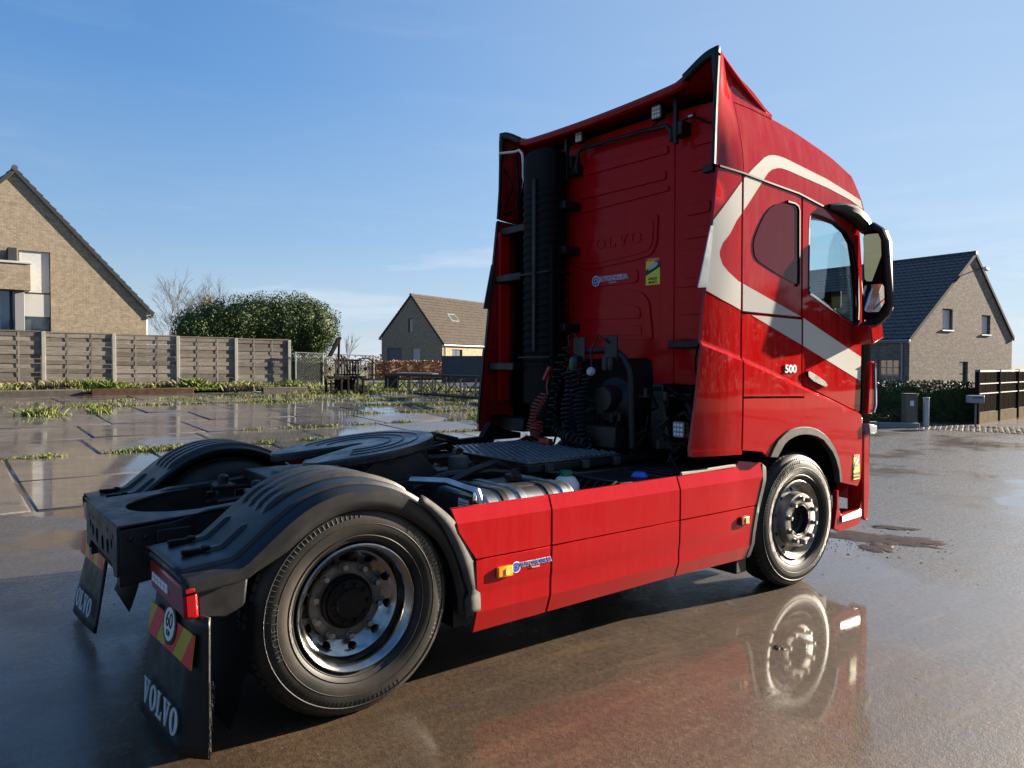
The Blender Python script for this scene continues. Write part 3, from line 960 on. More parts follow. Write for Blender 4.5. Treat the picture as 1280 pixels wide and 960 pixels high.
# yellow sticker with diagonals by the front wheel
def blind_spot_sticker(fr, w, h):
    o = plate([[(-w / 2, -h / 2), (w / 2, -h / 2), (w / 2, h * .40), (-w / 2, h * .40)]], fr, .0015, 'blind_spot_sticker', YEL, truck)
    z = fr @ Matrix.Translation((0, 0, .0012))
    plate([[(-w / 2, h * .40), (w / 2, h * .40), (w / 2, h * .5), (-w / 2, h * .5)]], fr, .0015, 'sticker_header', REDR, o)
    text('ATTENTION', h * .085, z @ Matrix.Translation((0, h * .45, 0)), WHITE, o, sx=.95)
    plate([[(-w * .5, -h * .14), (w * .5, h * .14), (w * .5, h * .39), (w * .18, h * .39), (-w * .5, h * .05)]], z, .0012, 'black_beam', BLKP, o)
    plate([[(-w * .30, .04 * h), (w * .16, .14 * h), (w * .36, .24 * h), (w * .32, .34 * h), (w * .10, .34 * h), (-w * .32, .16 * h)]], z @ Matrix.Translation((0, 0, .001)), .001, 'truck_pictogram', GREYPR, o)
    plate([ell(.12 * w, -.10 * h, .07 * w, .045 * h, 12)], z, .001, 'bicycle_pictogram', GREYPR, o)
    text('ANGLES', h * .135, z @ Matrix.Translation((0, -h * .27, 0)), BLKP, o, sx=.9, offset=.0006)
    text('MORTS', h * .135, z @ Matrix.Translation((0, -h * .41, 0)), BLKP, o, sx=.9, offset=.0006)


blind_spot_sticker(fr_right(4.415, .805, -SY(4.415, .8) - .004), .095, .205)
blind_spot_sticker(fr_rear(-.4625, 2.355, 2.846), .142, .205)


def firm_sticker(fr, w):
    """wheel emblem and the blue word on white"""
    h = w * .19
    o = plate([ell(-w * .42, -h * .05, h * .62, h * .62, 20)], fr, .0015, 'firm_sticker', WHITE, truck)
    z = fr @ Matrix.Translation((0, 0, .0012))
    plate([ell(-w * .42, -h * .05, h * .52, h * .52, 20), ell(-w * .42, -h * .05, h * .36, h * .36, 20)], z, .001, 'emblem_ring', BLUEP, o)
    for a in (0, 60, 120):
        c, s = math.cos(R(a)), math.sin(R(a))
        plate([[(-w * .42 + c * t - s * q, -h * .05 + s * t + c * q) for t, q in ((-h * .36, -h * .06), (h * .36, -h * .06), (h * .36, h * .06), (-h * .36, h * .06))]], z @ Matrix.Translation((0, 0, .0004 + a * .000005)), .001, 'emblem_spoke', BLUEP, o)
    text('AUTOMOBILIA', w * .133, z @ Matrix.Translation((w * .10, h * .08, -.0004)), WHITE, o, offset=w * .010)
    text('AUTOMOBILIA', w * .133, z @ Matrix.Translation((w * .10, h * .08, .0012)), BLUEP, o)
    text('TRUCKS', w * .045, z @ Matrix.Translation((w * .10, -h * .42, .0006)), WHITE, o, sx=1.4)


firm_sticker(fr_right(1.0, .560, -1.2535), .255)
firm_sticker(fr_rear(-.005, 2.336, 2.835), .375)
# 500 badge
text('500', .082, fr_right(3.465, 1.605, -SY(3.465, 1.605) - .006), SILV, truck, name='power_badge', extrude=.004, sx=1.25, offset=.002)

# roof skin, front, floor of the cab
def roof(u, v):
    x = 2.872 + (4.86 - 2.872) * u
    t = 2 * v - 1
    zc = cre(min(x, 4.69))
    wd = SY(min(x, 4.46), min(zc, 3.5)) - .004
    if x > 4.40:
        wd *= math.sqrt(max(0.0, 1 - ((x - 4.40) / .56) ** 2)) * .75 + .25
    tops = [(2.86, 3.63), (3.3, 3.65), (3.6, 3.645), (4.15, 3.565), (4.46, 3.43), (4.7, 3.25), (4.87, 2.98)]
    for (a, b), (c, d) in zip(tops[:-1], tops[1:]):
        if x <= c:
            tz = b + (d - b) * (x - a) / (c - a); break
    z = zc + (tz - zc) * (1 - abs(t) ** 4.5)
    return (x, -t * wd, z)


MB().grid(roof, 40, 40).build('cab_roof', REDU, truck)


def front(u, v):
    t = 2 * u - 1
    z = .45 + 2.4 * v
    return (4.97 - (.10 + .26 * sst((z - 1.7) / .3) * t ** 4) * t * t - .13 * sst((z - 1.8) / 1.2), t * (1.0 + .16 * sst((z - 1.7) / .3)), z)


MB().grid(lambda u, v: front(u, v * .62), 16, 12).build('cab_front', RED, truck)
MB().grid(lambda u, v: front(u, .62 + v * .36), 16, 8).build('windscreen', GLASS, truck)
MB().span((2.9, -1.2, 1.42), (4.85, 1.2, 1.47)).build('cab_floor', BLK2, truck)
MB().prism([(4.35, 1.5), (4.40, 1.93), (4.55, 2.02), (4.83, 1.98), (4.83, 1.5)], 'y', -1.15, 1.15).build('dashboard', BLK, truck, .03)
MB().tube([(4.28 + .07 * math.sin(a), .52 + .22 * math.cos(a), 1.98 + .17 * math.sin(a)) for a in [2 * PI * i / 24 for i in range(24)]], .016, 8, closed=True).build('steering_wheel', BLK2, truck)
mo = MB().box((4.62, -.90, 2.20), (.03, .22, .15)).build('dash_monitor', BLK2, truck, .015)
MB().span((4.61, -.96, 1.95), (4.63, -.94, 2.15)).build('monitor_post', BLK2, mo)
MB().span((4.61, -.86, 1.95), (4.63, -.84, 2.15)).build('monitor_post', BLK2, mo)
MB().span((2.9, -1.16, 2.93), (4.3, 1.16, 2.95)).build('cab_ceiling', SEAT, truck)

# rear wall with its pressed fields
RW = 2.85
wall_loops = [[(-1.06, 1.49), (-.60, 1.49), (-.60, 1.44), (-.70, 1.44), (-.70, 1.49)]]
wl_poly = [(1.02, 3.50), (.4, 3.535), (-.4, 3.535), (-1.06, 3.50), (-1.06, 1.49), (-.47, 1.49), (-.45, 1.665), (-.41, 1.685), (.30, 1.685), (.36, 1.66), (.38, 1.49), (1.02, 1.49)]
fr0 = fr_rear(0, 0, RW)
rear = plate([[(-y, z) for y, z in wl_poly]], fr0, .03, 'rear_wall', REDW, truck, .006)
fr1 = fr_rear(0, 0, RW - .010)


def press(pts, rnd=2, t=.016, x=RW - .014, m=REDW, nm='pressed_field', bev=.008):
    q = [(-y, z) for y, z in pts]
    if rnd:
        # keep straight edges: chamfer each corner
        out = []
        n = len(q)
        for i in range(n):
            a, b, c = Vector(q[i - 1]), Vector(q[i]), Vector(q[(i + 1) % n])
            r = min(.035, (a - b).length * .35, (c - b).length * .35)
            p0, p1 = b + (a - b).normalized() * r, b + (c - b).normalized() * r
            for k in range(5):
                s = k / 4
                out.append(tuple(p0 * (1 - s) ** 2 + b * 2 * s * (1 - s) + p1 * s * s))
        q = out
    return plate([q], fr_rear(0, 0, x), t, nm, m, rear, bev)


press([(.345, 3.305), (.33, 3.235), (-.61, 3.225), (-.605, 3.288)])
press([(.37, 3.112), (.355, 3.042), (-.59, 3.035), (-.588, 3.10)])
press([(.445, 2.955), (.445, 2.925), (-.62, 2.945), (-.62, 2.985)])
press([(.415, 2.815), (.448, 2.51), (.30, 2.452), (.16, 2.44), (-.30, 2.462), (-.455, 2.485), (-.505, 2.57), (-.515, 2.79)])
press([(.38, 2.775), (.408, 2.54), (.28, 2.492), (.15, 2.480), (-.29, 2.500), (-.43, 2.52), (-.47, 2.58), (-.478, 2.755)], x=RW - .0215, t=.012)
press([(.285, 2.392), (.29, 2.285), (-.31, 2.285), (-.31, 2.384)], x=RW - .012)
press([(.455, 1.86), (.42, 2.15), (.35, 2.20), (.235, 2.237), (-.20, 2.237), (-.36, 2.20), (-.43, 2.13), (-.47, 1.83)], t=.016, x=RW - .014)
press([(.36, 2.02), (.345, 2.105), (.27, 2.13), (-.255, 2.115), (-.345, 2.085), (-.35, 2.0)], x=RW - .023, t=.012)
press([(.36, 1.88), (.35, 1.955), (-.35, 1.945), (-.37, 1.87)], x=RW - .021, t=.012)
for q in ([(-.845, 3.298), (-.838, 3.222), (-1.03, 3.215), (-1.03, 3.297)], [(-.828, 3.115), (-.82, 3.038), (-1.02, 3.044), (-1.02, 3.12)],
          [(-.785, 2.81), (-.775, 2.728), (-1.0, 2.728), (-1.0, 2.812)], [(-.768, 2.637), (-.765, 2.56), (-1.0, 2.555), (-1.0, 2.632)],
          [(-.70, 2.478), (-.685, 2.208), (-1.01, 2.205), (-1.01, 2.472)], [(-.735, 2.09), (-.725, 2.005), (-1.0, 2.002), (-1.0, 2.10)],
          [(-.735, 1.89), (-.72, 1.822), (-1.0, 1.825), (-1.0, 1.905)], [(-.735, 1.70), (-.72, 1.56), (-1.0, 1.56), (-1.0, 1.71)],
          [(.64, 2.257), (.66, 2.067), (.545, 2.071), (.53, 2.248)], [(.66, 1.82), (.66, 1.60), (.50, 1.60), (.50, 1.80)]):
    press(q)
press([(-.755, 2.375), (-.75, 2.27), (-.96, 2.268), (-.96, 2.37)], x=RW - .016)
MB().span((RW - .008, -.672, 1.50), (RW + .01, -.655, 3.45)).build('wall_rib', REDW, rear, .003)
MB().span((RW - .006, .470, 1.50), (RW + .01, .485, 3.45)).build('wall_rib', REDW, rear, .003)
slab_word(fr_rear(-.03, 2.632, RW - .0285), .66, .085, .009, REDW, rear, 'raised_letter')
MB().span((2.83, .478, 2.57), (2.85, .505, 2.61)).build('rubber_stop', BLK, rear, .004)
MB().span((2.74, -.98, 1.757), (2.84, -.70, 1.812)).build('wall_step', BLK, truck, .008)
MB().span((2.79, -.70, 1.43), (2.85, -.585, 1.505)).build('lock_bracket', RED, truck, .008)
MB().tube([(2.80, -.93, 1.757), (2.79, -.92, 1.68), (2.78, -.93, 1.58), (2.79, -.97, 1.50)], .007, 6).build('cable', BLK2, truck)
# rounded rear corners of the cab
for side in (-1, 1):
    MB().grid(lambda u, v, s=side: (2.85 + .22 * (1 - math.cos(u * PI / 2)), s * (1.04 + (.165 - .15 * sst((v - .66) / .34)) * math.sin(u * PI / 2)), 1.46 + 2.0 * v), 6, 8).build('cab_corner', REDW, truck)
# engine tunnel and the dark underside
MB().span((2.88, -.48, 1.0), (3.4, .42, 1.75)).build('engine_cover', BLK2, truck)
MB().span((2.84, -1.0, 1.05), (3.1, 1.0, 1.47)).build('cab_underside', BLK2, truck)

# roof spoiler behind the cab: two horns and a lower lip between them
def spoil_z(y):
    a = abs(y)
    return 3.615 + .02 * (a / .85) ** 2 + .105 * sst((a - .82) / .34)


def spoiler(u, v):
    y = -1.19 + 2.38 * v
    t = u
    xr = 2.655 - .01 * abs(y)
    xf = 3.30
    x = xr + (xf - xr) * t
    z0, z1 = spoil_z(y), (3.655 - .195 * (abs(y) / 1.19) ** 5)
    z = z0 + (z1 - z0) * t - (.0 if abs(y) < .8 else .015 * math.sin(PI * t))
    return (x, y * (1 + .018 * (1 - t) - .02 * t), z)


sp = MB().grid(spoiler, 14, 48)
spo = sp.build('roof_spoiler', RED, truck)
sol = spo.modifiers.new('thickness', 'SOLIDIFY'); sol.thickness = .018; sol.offset = -1
# lip between the horns
lip = MB()
lp = []
for i in range(25):
    y = -.93 + 1.86 * i / 24
    lp.append((2.662, y, spoil_z(y) - .028))
lip.tube(lp, .034, 8)
lip.build('spoiler_lip', RED, spo)
# spoiler side walls
for side in (-1, 1):
    SW = [(2.622, 2.975), (2.868, 2.962), (2.870, 3.463), (3.08, 3.455), (3.32, 3.43), (3.34, 3.465), (3.12, 3.585), (2.87, 3.685), (2.648, 3.725)]
    def SYW(x, z):
        k = sst((x - 2.64) / .24)
        return k * (SY(x, min(z, 3.50)) + .004) + (1 - k) * (1.237 - .045 * max(0, (z - 2.96) / .75) + .03 * sst((z - 3.35) / .4) * sst((2.9 - x) / .25) - .02 * sst((2.75 - x) / .15) * sst((3.4 - z) / .3))
    sw = panel('spoiler_side', [SW], REDU, side, 0, .02, truck, 0, fn=SYW, tri=True, step=.04)
    panel('cream_stripe', [b_up], CREAM, side, .0022, .003, sw, 0, fn=SYW, cut=edge_cut(SW[:2] + [(2.870, 3.46), (2.648, 3.72)]))
    # black rubber edge of the horn: up the side, over the tip and inwards
    ps = [(2.605, 2.98), (2.622, 3.25), (2.630, 3.50), (2.635, 3.70)]
    t = MB()
    t.tube([(x, side * (SYW(x, z) - .012), z) for x, z in ps], .017, 6)
    t.build('horn_edge', BLK, spo)
    def hb(u, v, s=side):
        y = 1.215 - .30 * u
        z = spoil_z(y) + .010 - .060 * v
        return (2.640 + .004 * u, s * y, z)
    hbm = MB().grid(hb, 8, 2)
    hbo = hbm.build('horn_trim', BLK, spo)
    so = hbo.modifiers.new('thickness', 'SOLIDIFY'); so.thickness = .03; so.offset = 0
    def hv(u, v, s=side):
        z = 3.735 - .22 * u
        return (2.635 - .003 * u, s * (1.215 - .006 * u - .05 * v * (1 - .5 * u)), z)
    hvo = MB().grid(hv, 6, 2).build('horn_trim', BLK, spo)
    so = hvo.modifiers.new('thickness', 'SOLIDIFY'); so.thickness = .025; so.offset = 0
# dark cavity behind the lip
MB().span((2.95, -1.10, 3.44), (2.98, 1.10, 3.64)).build('cavity_back', BLK2, spo)

# ---- fittings on the rear wall
wl_ = empty('wall_lamp'); wl_.parent = truck
def work_lamp(y, z, x, s=.075, z_off=0):
    o = MB().box((x, y, z), (.05, s * 1.18, s * 1.3)).build('work_lamp', BLK, truck, .01)
    plate([rrect(-s * .5, -s * .56, s * .5, s * .56, .012)], fr_rear(y, z, x - .028), .006, 'lens', WHTL, o)
    for i in range(3):
        for j in range(3):
            plate([ell(0, 0, s * .12, s * .12, 8)], fr_rear(y + (i - 1) * s * .3, z + (j - 1) * s * .34, x - .031), .004, 'led', WHITE, o)
    return o


bpy.data.objects.remove(wl_)
work_lamp(.25, 3.53, 2.75)
work_lamp(-.593, 3.512, 2.75, .085)
work_lamp(-.965, 1.185, 2.58, .095)
MB().tube([(2.77, .36, 3.27), (2.77, .33, 3.30), (2.77, .30, 3.42), (2.77, .25, 3.44), (2.77, -.1, 3.435), (2.77, -.45, 3.42), (2.77, -.66, 3.405), (2.77, -.70, 3.36), (2.77, -.70, 3.28)], .017, 8).build('lamp_rail', BLK, truck)
MB().tube([(2.78, .25, 3.46), (2.80, .1, 3.455), (2.80, -.2, 3.452), (2.79, -.5, 3.44), (2.78, -.593, 3.47)], .007, 6).build('lamp_cable', BLK2, truck)
for y, a, b in ((.42, 3.20, 3.60), (-.762, 3.24, 3.61)):
    MB().span((2.73, y - .017, a), (2.765, y + .017, b)).span((2.74, y - .06, 3.30), (2.845, y + .03, 3.40)).build('spoiler_strut', BLK, truck, .006)
MB().span((2.76, .31, 3.24), (2.84, .40, 3.32)).build('strut_plate', BLK, truck, .006)
MB().tube([(2.77, -.80, 3.40), (2.79, -.87, 3.42), (2.80, -.92, 3.40), (2.80, -1.0, 3.345), (2.79, -1.08, 3.33)], .008, 6).build('cable', BLK2, truck)
MB().lathe([(.0, -.02), (.02, -.02), (.02, .02), (0, .02)], 12, Matrix.Translation((2.78, -.88, 3.42)) @ Matrix.Rotation(PI / 2, 4, 'X')).build('plug', ALU, truck)
MB().box((2.70, -1.10, 2.985), (.05, .09, .05)).build('hinge_block', BLK, truck, .006)

# ---- air intake stack on the left of the rear wall
def stack(u, v):
    z0, z1 = 1.30, 3.47
    z = z0 + (z1 - z0) * v
    t = (z - z0) / (z1 - z0)
    yc = .615 - .01 * t
    w = (.20 + .01 * t) * (1 if z < 3.38 else math.sqrt(max(.02, 1 - ((z - 3.38) / .10) ** 3)))
    a = 2 * PI * u
    ca, sa = math.cos(a), math.sin(a)
    rx = .115
    ex = abs(ca) ** .55 * (1 if ca > 0 else -1)
    ey = abs(sa) ** .55 * (1 if sa > 0 else -1)
    rib = .0055 * math.sin(z * 2 * PI * 15) if 1.62 < z < 3.12 else 0
    return (2.66 + (rx + rib) * ex, yc + (w + rib) * ey, z)


stk = MB().grid(stack, 36, 260)
stk.add([stack(i / 36, 1.0) for i in range(36)], [tuple(range(36))])
sk = stk.build('air_intake', BLK2, truck)
MB().span((2.525, .575, 1.75), (2.56, .615, 3.22)).build('intake_spine', BLK, sk, .008)
for z in (1.70, 2.42):
    MB().box((2.66, .615, z), (.245, .43, .022)).build('intake_clamp', BLK, sk, .008)
MB().tube([(2.57, .40, 2.62), (2.57, .40, 1.75), (2.6, .40, 1.40)], .02, 8).build('intake_pipe', BLK2, sk)
for z in (2.98, 2.60, 1.95):
    MB().box((2.74, .375, z), (.18, .08, .07)).build('intake_bracket', BLK, sk, .008)
MB().lathe([(.0, 0), (.14, 0), (.15, .05), (.15, .28), (.13, .33), (0, .33)], 20, Matrix.Translation((2.68, .60, 1.02))).build('intake_boot', BLK2, sk)
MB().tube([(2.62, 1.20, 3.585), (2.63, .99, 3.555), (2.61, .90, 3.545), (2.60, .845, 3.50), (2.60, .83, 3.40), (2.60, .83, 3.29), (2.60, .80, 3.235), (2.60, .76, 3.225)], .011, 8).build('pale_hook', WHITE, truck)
# inside of the left air deflector: frame, struts, catches
ldf = MB()
ldf.tube([(2.75, 1.19, 1.25), (2.80, 1.19, 2.3), (2.80, 1.19, 2.9)], .016, 6)
ldf.tube([(2.70, 1.19, 1.15), (2.50, 1.19, 1.15)], .02, 6)
ldf.build('deflector_frame', BLK2, truck)
for z, x0 in ((1.62, 2.48), (2.42, 2.56), (2.86, 2.62)):
    MB().span((x0, .82, z - .035), (x0 + .16, 1.20, z + .035)).build('deflector_arm', BLK, truck, .01)
MB().span((2.60, 1.17, 1.30), (2.72, 1.21, 2.86)).build('deflector_liner', REDW, truck, .01)
MB().tube([(2.66, 1.19, 3.03), (2.66, .99, 3.05), (2.66, .97, 3.30), (2.67, 1.02, 3.50)], .012, 6).build('deflector_frame', BLK2, truck)
MB().tube([(2.66, 1.19, 3.45), (2.66, 1.05, 3.25), (2.66, 1.18, 3.08)], .008, 6).build('deflector_frame', BLK2, truck)
MB().span((2.58, .80, 1.04), (2.80, 1.15, 1.16)).build('deflector_foot_box', BLK, truck, .01)

# ---- hoop with couplings and coiled lines
MB().tube([(2.47, .085, 1.03), (2.47, .075, 1.50), (2.47, .06, 1.60), (2.47, .0, 1.69), (2.47, -.08, 1.735), (2.47, -.16, 1.745), (2.47, -.36, 1.745), (2.47, -.45, 1.73), (2.47, -.52, 1.69), (2.47, -.585, 1.60), (2.47, -.60, 1.52), (2.47, -.61, 1.03)], .026, 10).build('coupling_hoop', BLK, truck)
for y in (-.075, -.42):
    MB().span((2.435, y - .065, 1.66), (2.45, y + .065, 1.85)).build('coupling_plate', STEEL, truck, .006)
for y, m_ in ((-.03, GRN), (-.07, STEEL), (-.39, GREYP), (-.45, STEEL)):
    MB().lathe([(0, -.05), (.02, -.05), (.026, -.02), (.026, .03), (.015, .05), (0, .05)], 12, Matrix.Translation((2.41, y, 1.645 + (abs(y * 7) % .03)))).build('air_coupling', m_, truck)


def coil(p0, p1, rad, turns, wire, m, sag=0.0, start=None, end=None):
    p0, p1 = Vector(p0), Vector(p1)
    ax = (p1 - p0)
    pts = list(start or [])
    a = ax.normalized().cross(Vector((1, 0, 0))).normalized()
    b = ax.normalized().cross(a)
    n = int(turns * 11)
    for i in range(n + 1):
        t = i / n
        an = 2 * PI * turns * t
        c = p0 + ax * t + Vector((-.03, sag, 0)) * math.sin(PI * t)
        r = rad * (.8 + .2 * math.sin(t * 9 + turns))
        pts.append(c + (a * math.cos(an) + b * math.sin(an)) * r)
    pts += list(end or [])
    return MB().tube(pts, wire, 6).build('coiled_hose', m, truck)


coil((2.40, .02, 1.78), (2.36, .16, 1.10), .045, 12, .0075, BLK, .02, start=[(2.44, -.08, 1.83), (2.42, -.03, 1.88), (2.40, .01, 1.86)])
coil((2.38, .26, 1.40), (2.30, .33, 1.08), .042, 12, .0075, REDH, .02, start=[(2.45, .30, 1.55), (2.40, .27, 1.46)])
coil((2.36, .30, 1.16), (2.28, .27, 1.03), .05, 5, .0075, REDH)
coil((2.40, -.03, 1.58), (2.36, -.05, 1.06), .062, 15, .009, BLK, -.02)
coil((2.40, -.22, 1.56), (2.34, -.24, 1.05), .055, 16, .008, BLK, .03, start=[(2.43, -.40, 1.80), (2.40, -.32, 1.86), (2.40, -.25, 1.74)])
coil((2.36, .10, 1.12), (2.33, -.30, 1.04), .06, 9, .008, BLK)
coil((2.39, -.12, 1.60), (2.38, -.16, 1.30), .05, 8, .008, BLK)
MB().box((2.43, .30, 1.565), (.03, .03, .13), Matrix.Rotation(.6, 3, 'X')).build('hose_plug', mat('red_plug', (.45, .03, .03), .4), truck, .006)
MB().box((2.30, .16, 1.03), (.05, .12, .04)).build('hose_plug', MATS['red_plug'], truck, .006)
MB().lathe([(0, 0), (.028, 0), (.034, .012), (.034, .03), (.024, .045), (0, .047)], 14, Matrix.Translation((2.40, -.27, 1.585)) @ Matrix.Rotation(-PI / 2, 4, 'Y')).build('power_socket', GREYPR, truck)
# gearbox, valves and pipes in the dark behind the hoop
MB().lathe([(0, 0), (.12, 0), (.15, .05), (.21, .09), (.23, .30), (.2, .38), (0, .38)], 24, Matrix.Translation((2.52, -.30, 1.33)) @ Matrix.Rotation(PI / 2, 4, 'Y')).build('gearbox_end', STEEL, truck)
MB().lathe([(0, 0), (.09, 0), (.1, .03), (.1, .12), (0, .12)], 18, Matrix.Translation((2.44, -.33, 1.38)) @ Matrix.Rotation(PI / 2, 4, 'Y')).build('brake_chamber', STEEL, truck)
MB().box((2.45, -.36, 1.10), (.12, .30, .16)).build('valve_block', STEEL, truck, .01)
MB().prism([(-.66, 1.02), (-.86, 1.02), (-.80, 1.20), (-.76, 1.50), (-.66, 1.50), (-.64, 1.2)], 'x', 2.62, 2.80).build('air_cleaner_bracket', STEEL, truck, .015)
MB().lathe([(.17, 0), (.19, .02), (.19, .24), (.17, .26), (0, .26)], 24, Matrix.Translation((2.62, -.84, 1.24)) @ Matrix.Rotation(PI / 2, 4, 'Y')).build('air_cleaner', BLK, truck)
rndp = random.Random(3)
for i in range(34):
    y = rndp.uniform(-1.0, .4); z = rndp.uniform(1.0, 1.5)
    pts = [(2.50 + rndp.uniform(0, .2), y, z)]
    for k in range(4):
        q = pts[-1]
        pts.append((q[0] + rndp.uniform(-.05, .05), q[1] + rndp.uniform(-.12, .12), q[2] + rndp.uniform(-.12, .08)))
    MB().tube(pts, rndp.choice((.008, .011, .015)), 6).build('service_pipe', rndp.choice((BLK, BLK, STEEL, BLK2)), truck)
for (y, z) in ((-.40, 1.24), (-.48, 1.25), (-.86, 1.08), (-.92, 1.42), (-.74, 1.44)):
    MB().lathe([(0, -.03), (.017, -.03), (.017, .03), (0, .03)], 10, Matrix.Translation((2.47, y, z))).build('pipe_fitting', STEEL, truck)

# ---- chassis
for side in (-1, 1):
    MB().prism([(-.86, .57), (-.86, .845), (-.62, .86), (-.45, .90), (.15, .94), (4.4, .94), (4.4, .66), (-.2, .64)], 'y', side * .36, side * .435).build('frame_rail', STEEL, truck, .006)
# rear cross member: flat top plate with a half-round cut and an end plate with holes
top = [(-.40, -.0)]
tp = [(.435, 0), (.435, .52)] + [(.34 * math.cos(a), .52 - .40 * math.sin(a)) for a in [PI * i / 18 for i in range(19)]] + [(-.435, .52), (-.435, 0)]
cm = plate([tp], frame((-.868, 0, .865), (0, -1, 0), (1, 0, .06), (0, -.0, 1)), .012, 'rear_crossmember', STEEL, truck, .003)
holes = [ell(x, y, r, r * 1.15, 12) for x, y, r in ((-.30, -.10, .022), (-.22, -.12, .03), (-.10, -.13, .036), (.06, -.14, .036), (.20, -.13, .034), (.30, -.10, .022), (-.33, -.06, .012), (.34, -.06, .012), (-.2, -.05, .012), (.2, -.05, .012))]
plate([[(-.435, 0), (.435, 0), (.435, -.235), (.36, -.245), (.30, -.19), (-.30, -.19), (-.36, -.245), (-.435, -.235)]] + holes, fr_rear(0, .858, -.872), .014, 'end_plate', STEEL, truck, .002)
MB().span((-.84, -.40, .60), (-.83, .40, .84)).build('inner_plate', BLK2, truck)
for y in (-.435, .435):
    s = 1 if y > 0 else -1
    MB().box((-.62, y + s * .012, .80), (.16, .02, .06)).build('rail_bracket', STEEL, truck, .004)
for x in (-.75, -.68, -.55, -.40, -.30):
    MB().lathe([(0, 0), (.014, 0), (.014, .014), (0, .014)], 6, Matrix.Translation((x, -.436, .76)) @ Matrix.Rotation(PI / 2, 4, 'X')).build('frame_bolt', STEEL, truck)
bolt_me = MB().lathe([(0, 0), (.013, 0), (.013, .010), (.009, .013), (0, .013)], 6).mesh('frame_bolt', STEEL, 30)
rb2 = random.Random(8)
for side in (-1, 1):
    for x in [-.80, -.74] + [-.25 + .12 * i for i in range(22)]:
        for z in (.70, .80, .89):
            if rb2.random() < .35 or (x < 0 and z > .85): continue
            o = put('frame_bolt', bolt_me, truck)
            o.location = (x + rb2.uniform(-.02, .02), side * .435, z)
            o.rotation_euler = (PI / 2 * (1 if side < 0 else -1), 0, rb2.random())
for k in range(9):
    y0, z_ = rb2.uniform(-.33, .33), rb2.uniform(.80, .93)
    pts = [(x, y0 + rb2.uniform(-.03, .03), z_ + rb2.uniform(-.015, .015)) for x in (-.30, -.05, .25, .6, 1.0, 1.3, 1.6)]
    MB().tube(pts, rb2.choice((.009, .012, .016)), 6).build('cable_run', rb2.choice((BLK, BLK2, STEEL)), truck)
for x, y in ((-.20, .16), (-.12, -.18), (1.22, .15), (1.30, -.22)):
    v_ = MB().box((x, y, .88), (.11, .13, .11)).build('valve', STEEL, truck, .012)
    MB().lathe([(0, 0), (.03, 0), (.03, .04), (.018, .05), (0, .05)], 10, Matrix.Translation((x, y, .935))).build('valve_cap', BLK, v_)
MB().tube([(-.06, -.95, .505), (-.06, .95, .505)], .07, 14).build('rear_axle', STEEL, truck)
MB().lathe([(0, -.22), (.12, -.2), (.2, -.1), (.22, 0), (.2, .1), (.12, .2), (0, .22)], 20, Matrix.Translation((0, 0, .52)) @ Matrix.Rotation(PI / 2, 4, 'X')).build('differential', STEEL, truck)
for x in (-.45, .45):
    for y in (-.5, .5):
        MB().lathe([(0, 0), (.12, 0), (.155, .05), (.15, .12), (.155, .18), (.14, .26), (0, .27)], 18, Matrix.Translation((x, y, .42))).build('air_spring', RUBT, truck)
MB().tube([(.1, 0, .6), (2.6, 0, .75)], .06, 12).build('drive_shaft', STEEL, truck)
MB().span((.0, -.42, .90), (1.05, .42, .975)).build('subframe_plate', STEEL, truck, .01)
for y in (-.40, .40):
    MB().prism([(.35, .94), (.95, .94), (.80, 1.10), (.52, 1.10)], 'y', y - .03, y + .03).build('coupling_bracket', STEEL, truck, .006)
# fifth wheel
def fw_outline():
    c = (.56, 0)
    o = []
    for i in range(41):
        a = R(-108 + 216 * i / 40)
        o.append((c[0] + .50 * math.cos(a), c[1] + .475 * math.sin(a)))
    # left tail, throat, right tail
    o += [(.14, .36), (.10, .27), (.12, .20), (.50, .032), (.56, .03)]
    o += [(.60, .0), (.56, -.03), (.50, -.032), (.12, -.20), (.10, -.27), (.14, -.36)]
    return o


tl = R(-7.0)
fwf = frame((0.02, 0, 1.06), (math.cos(tl), 0, -math.sin(tl)), (0, 1, 0), (math.sin(tl), 0, math.cos(tl)))
fo = plate([fw_outline()], fwf, .055, 'fifth_wheel', STEELP, truck, .012)
mbf = MB()
for i in range(40):
    a0 = R(-112 + 224 * i / 40); a1 = R(-112 + 224 * (i + 1) / 40)
    q = lambda a, r, z: fwf @ Vector((.56 + (.50 - .04) * r * math.cos(a), (.475 - .04) * r * math.sin(a), z))
    mbf.add([q(a0, 1, -.055), q(a1, 1, -.055), q(a1, .97, -.16), q(a0, .97, -.16)], [(0, 1, 2, 3)])
mbf.build('fifth_wheel_skirt', STEEL, truck)
for r in (.80, .62, .45):
    pts = [fwf @ Vector((.56 + .50 * r * math.cos(R(a)), .475 * r * math.sin(R(a)), .001)) for a in range(-120, 121, 8)]
    MB().tube(pts, .004, 4).build('grease_groove', STEEL, fo)
MB().tube([fwf @ Vector((1.05, .05, -.04)), fwf @ Vector((1.14, .0, -.05)), fwf @ Vector((1.36, .10, -.13))], .028, 8).build('release_lever', STEEL, truck)
MB().tube([fwf @ Vector((1.0, .2, -.06)), fwf @ Vector((1.2, .25, -.1)), fwf @ Vector((1.55, .35, -.18))], .02, 8).build('release_lever', STEEL, truck)
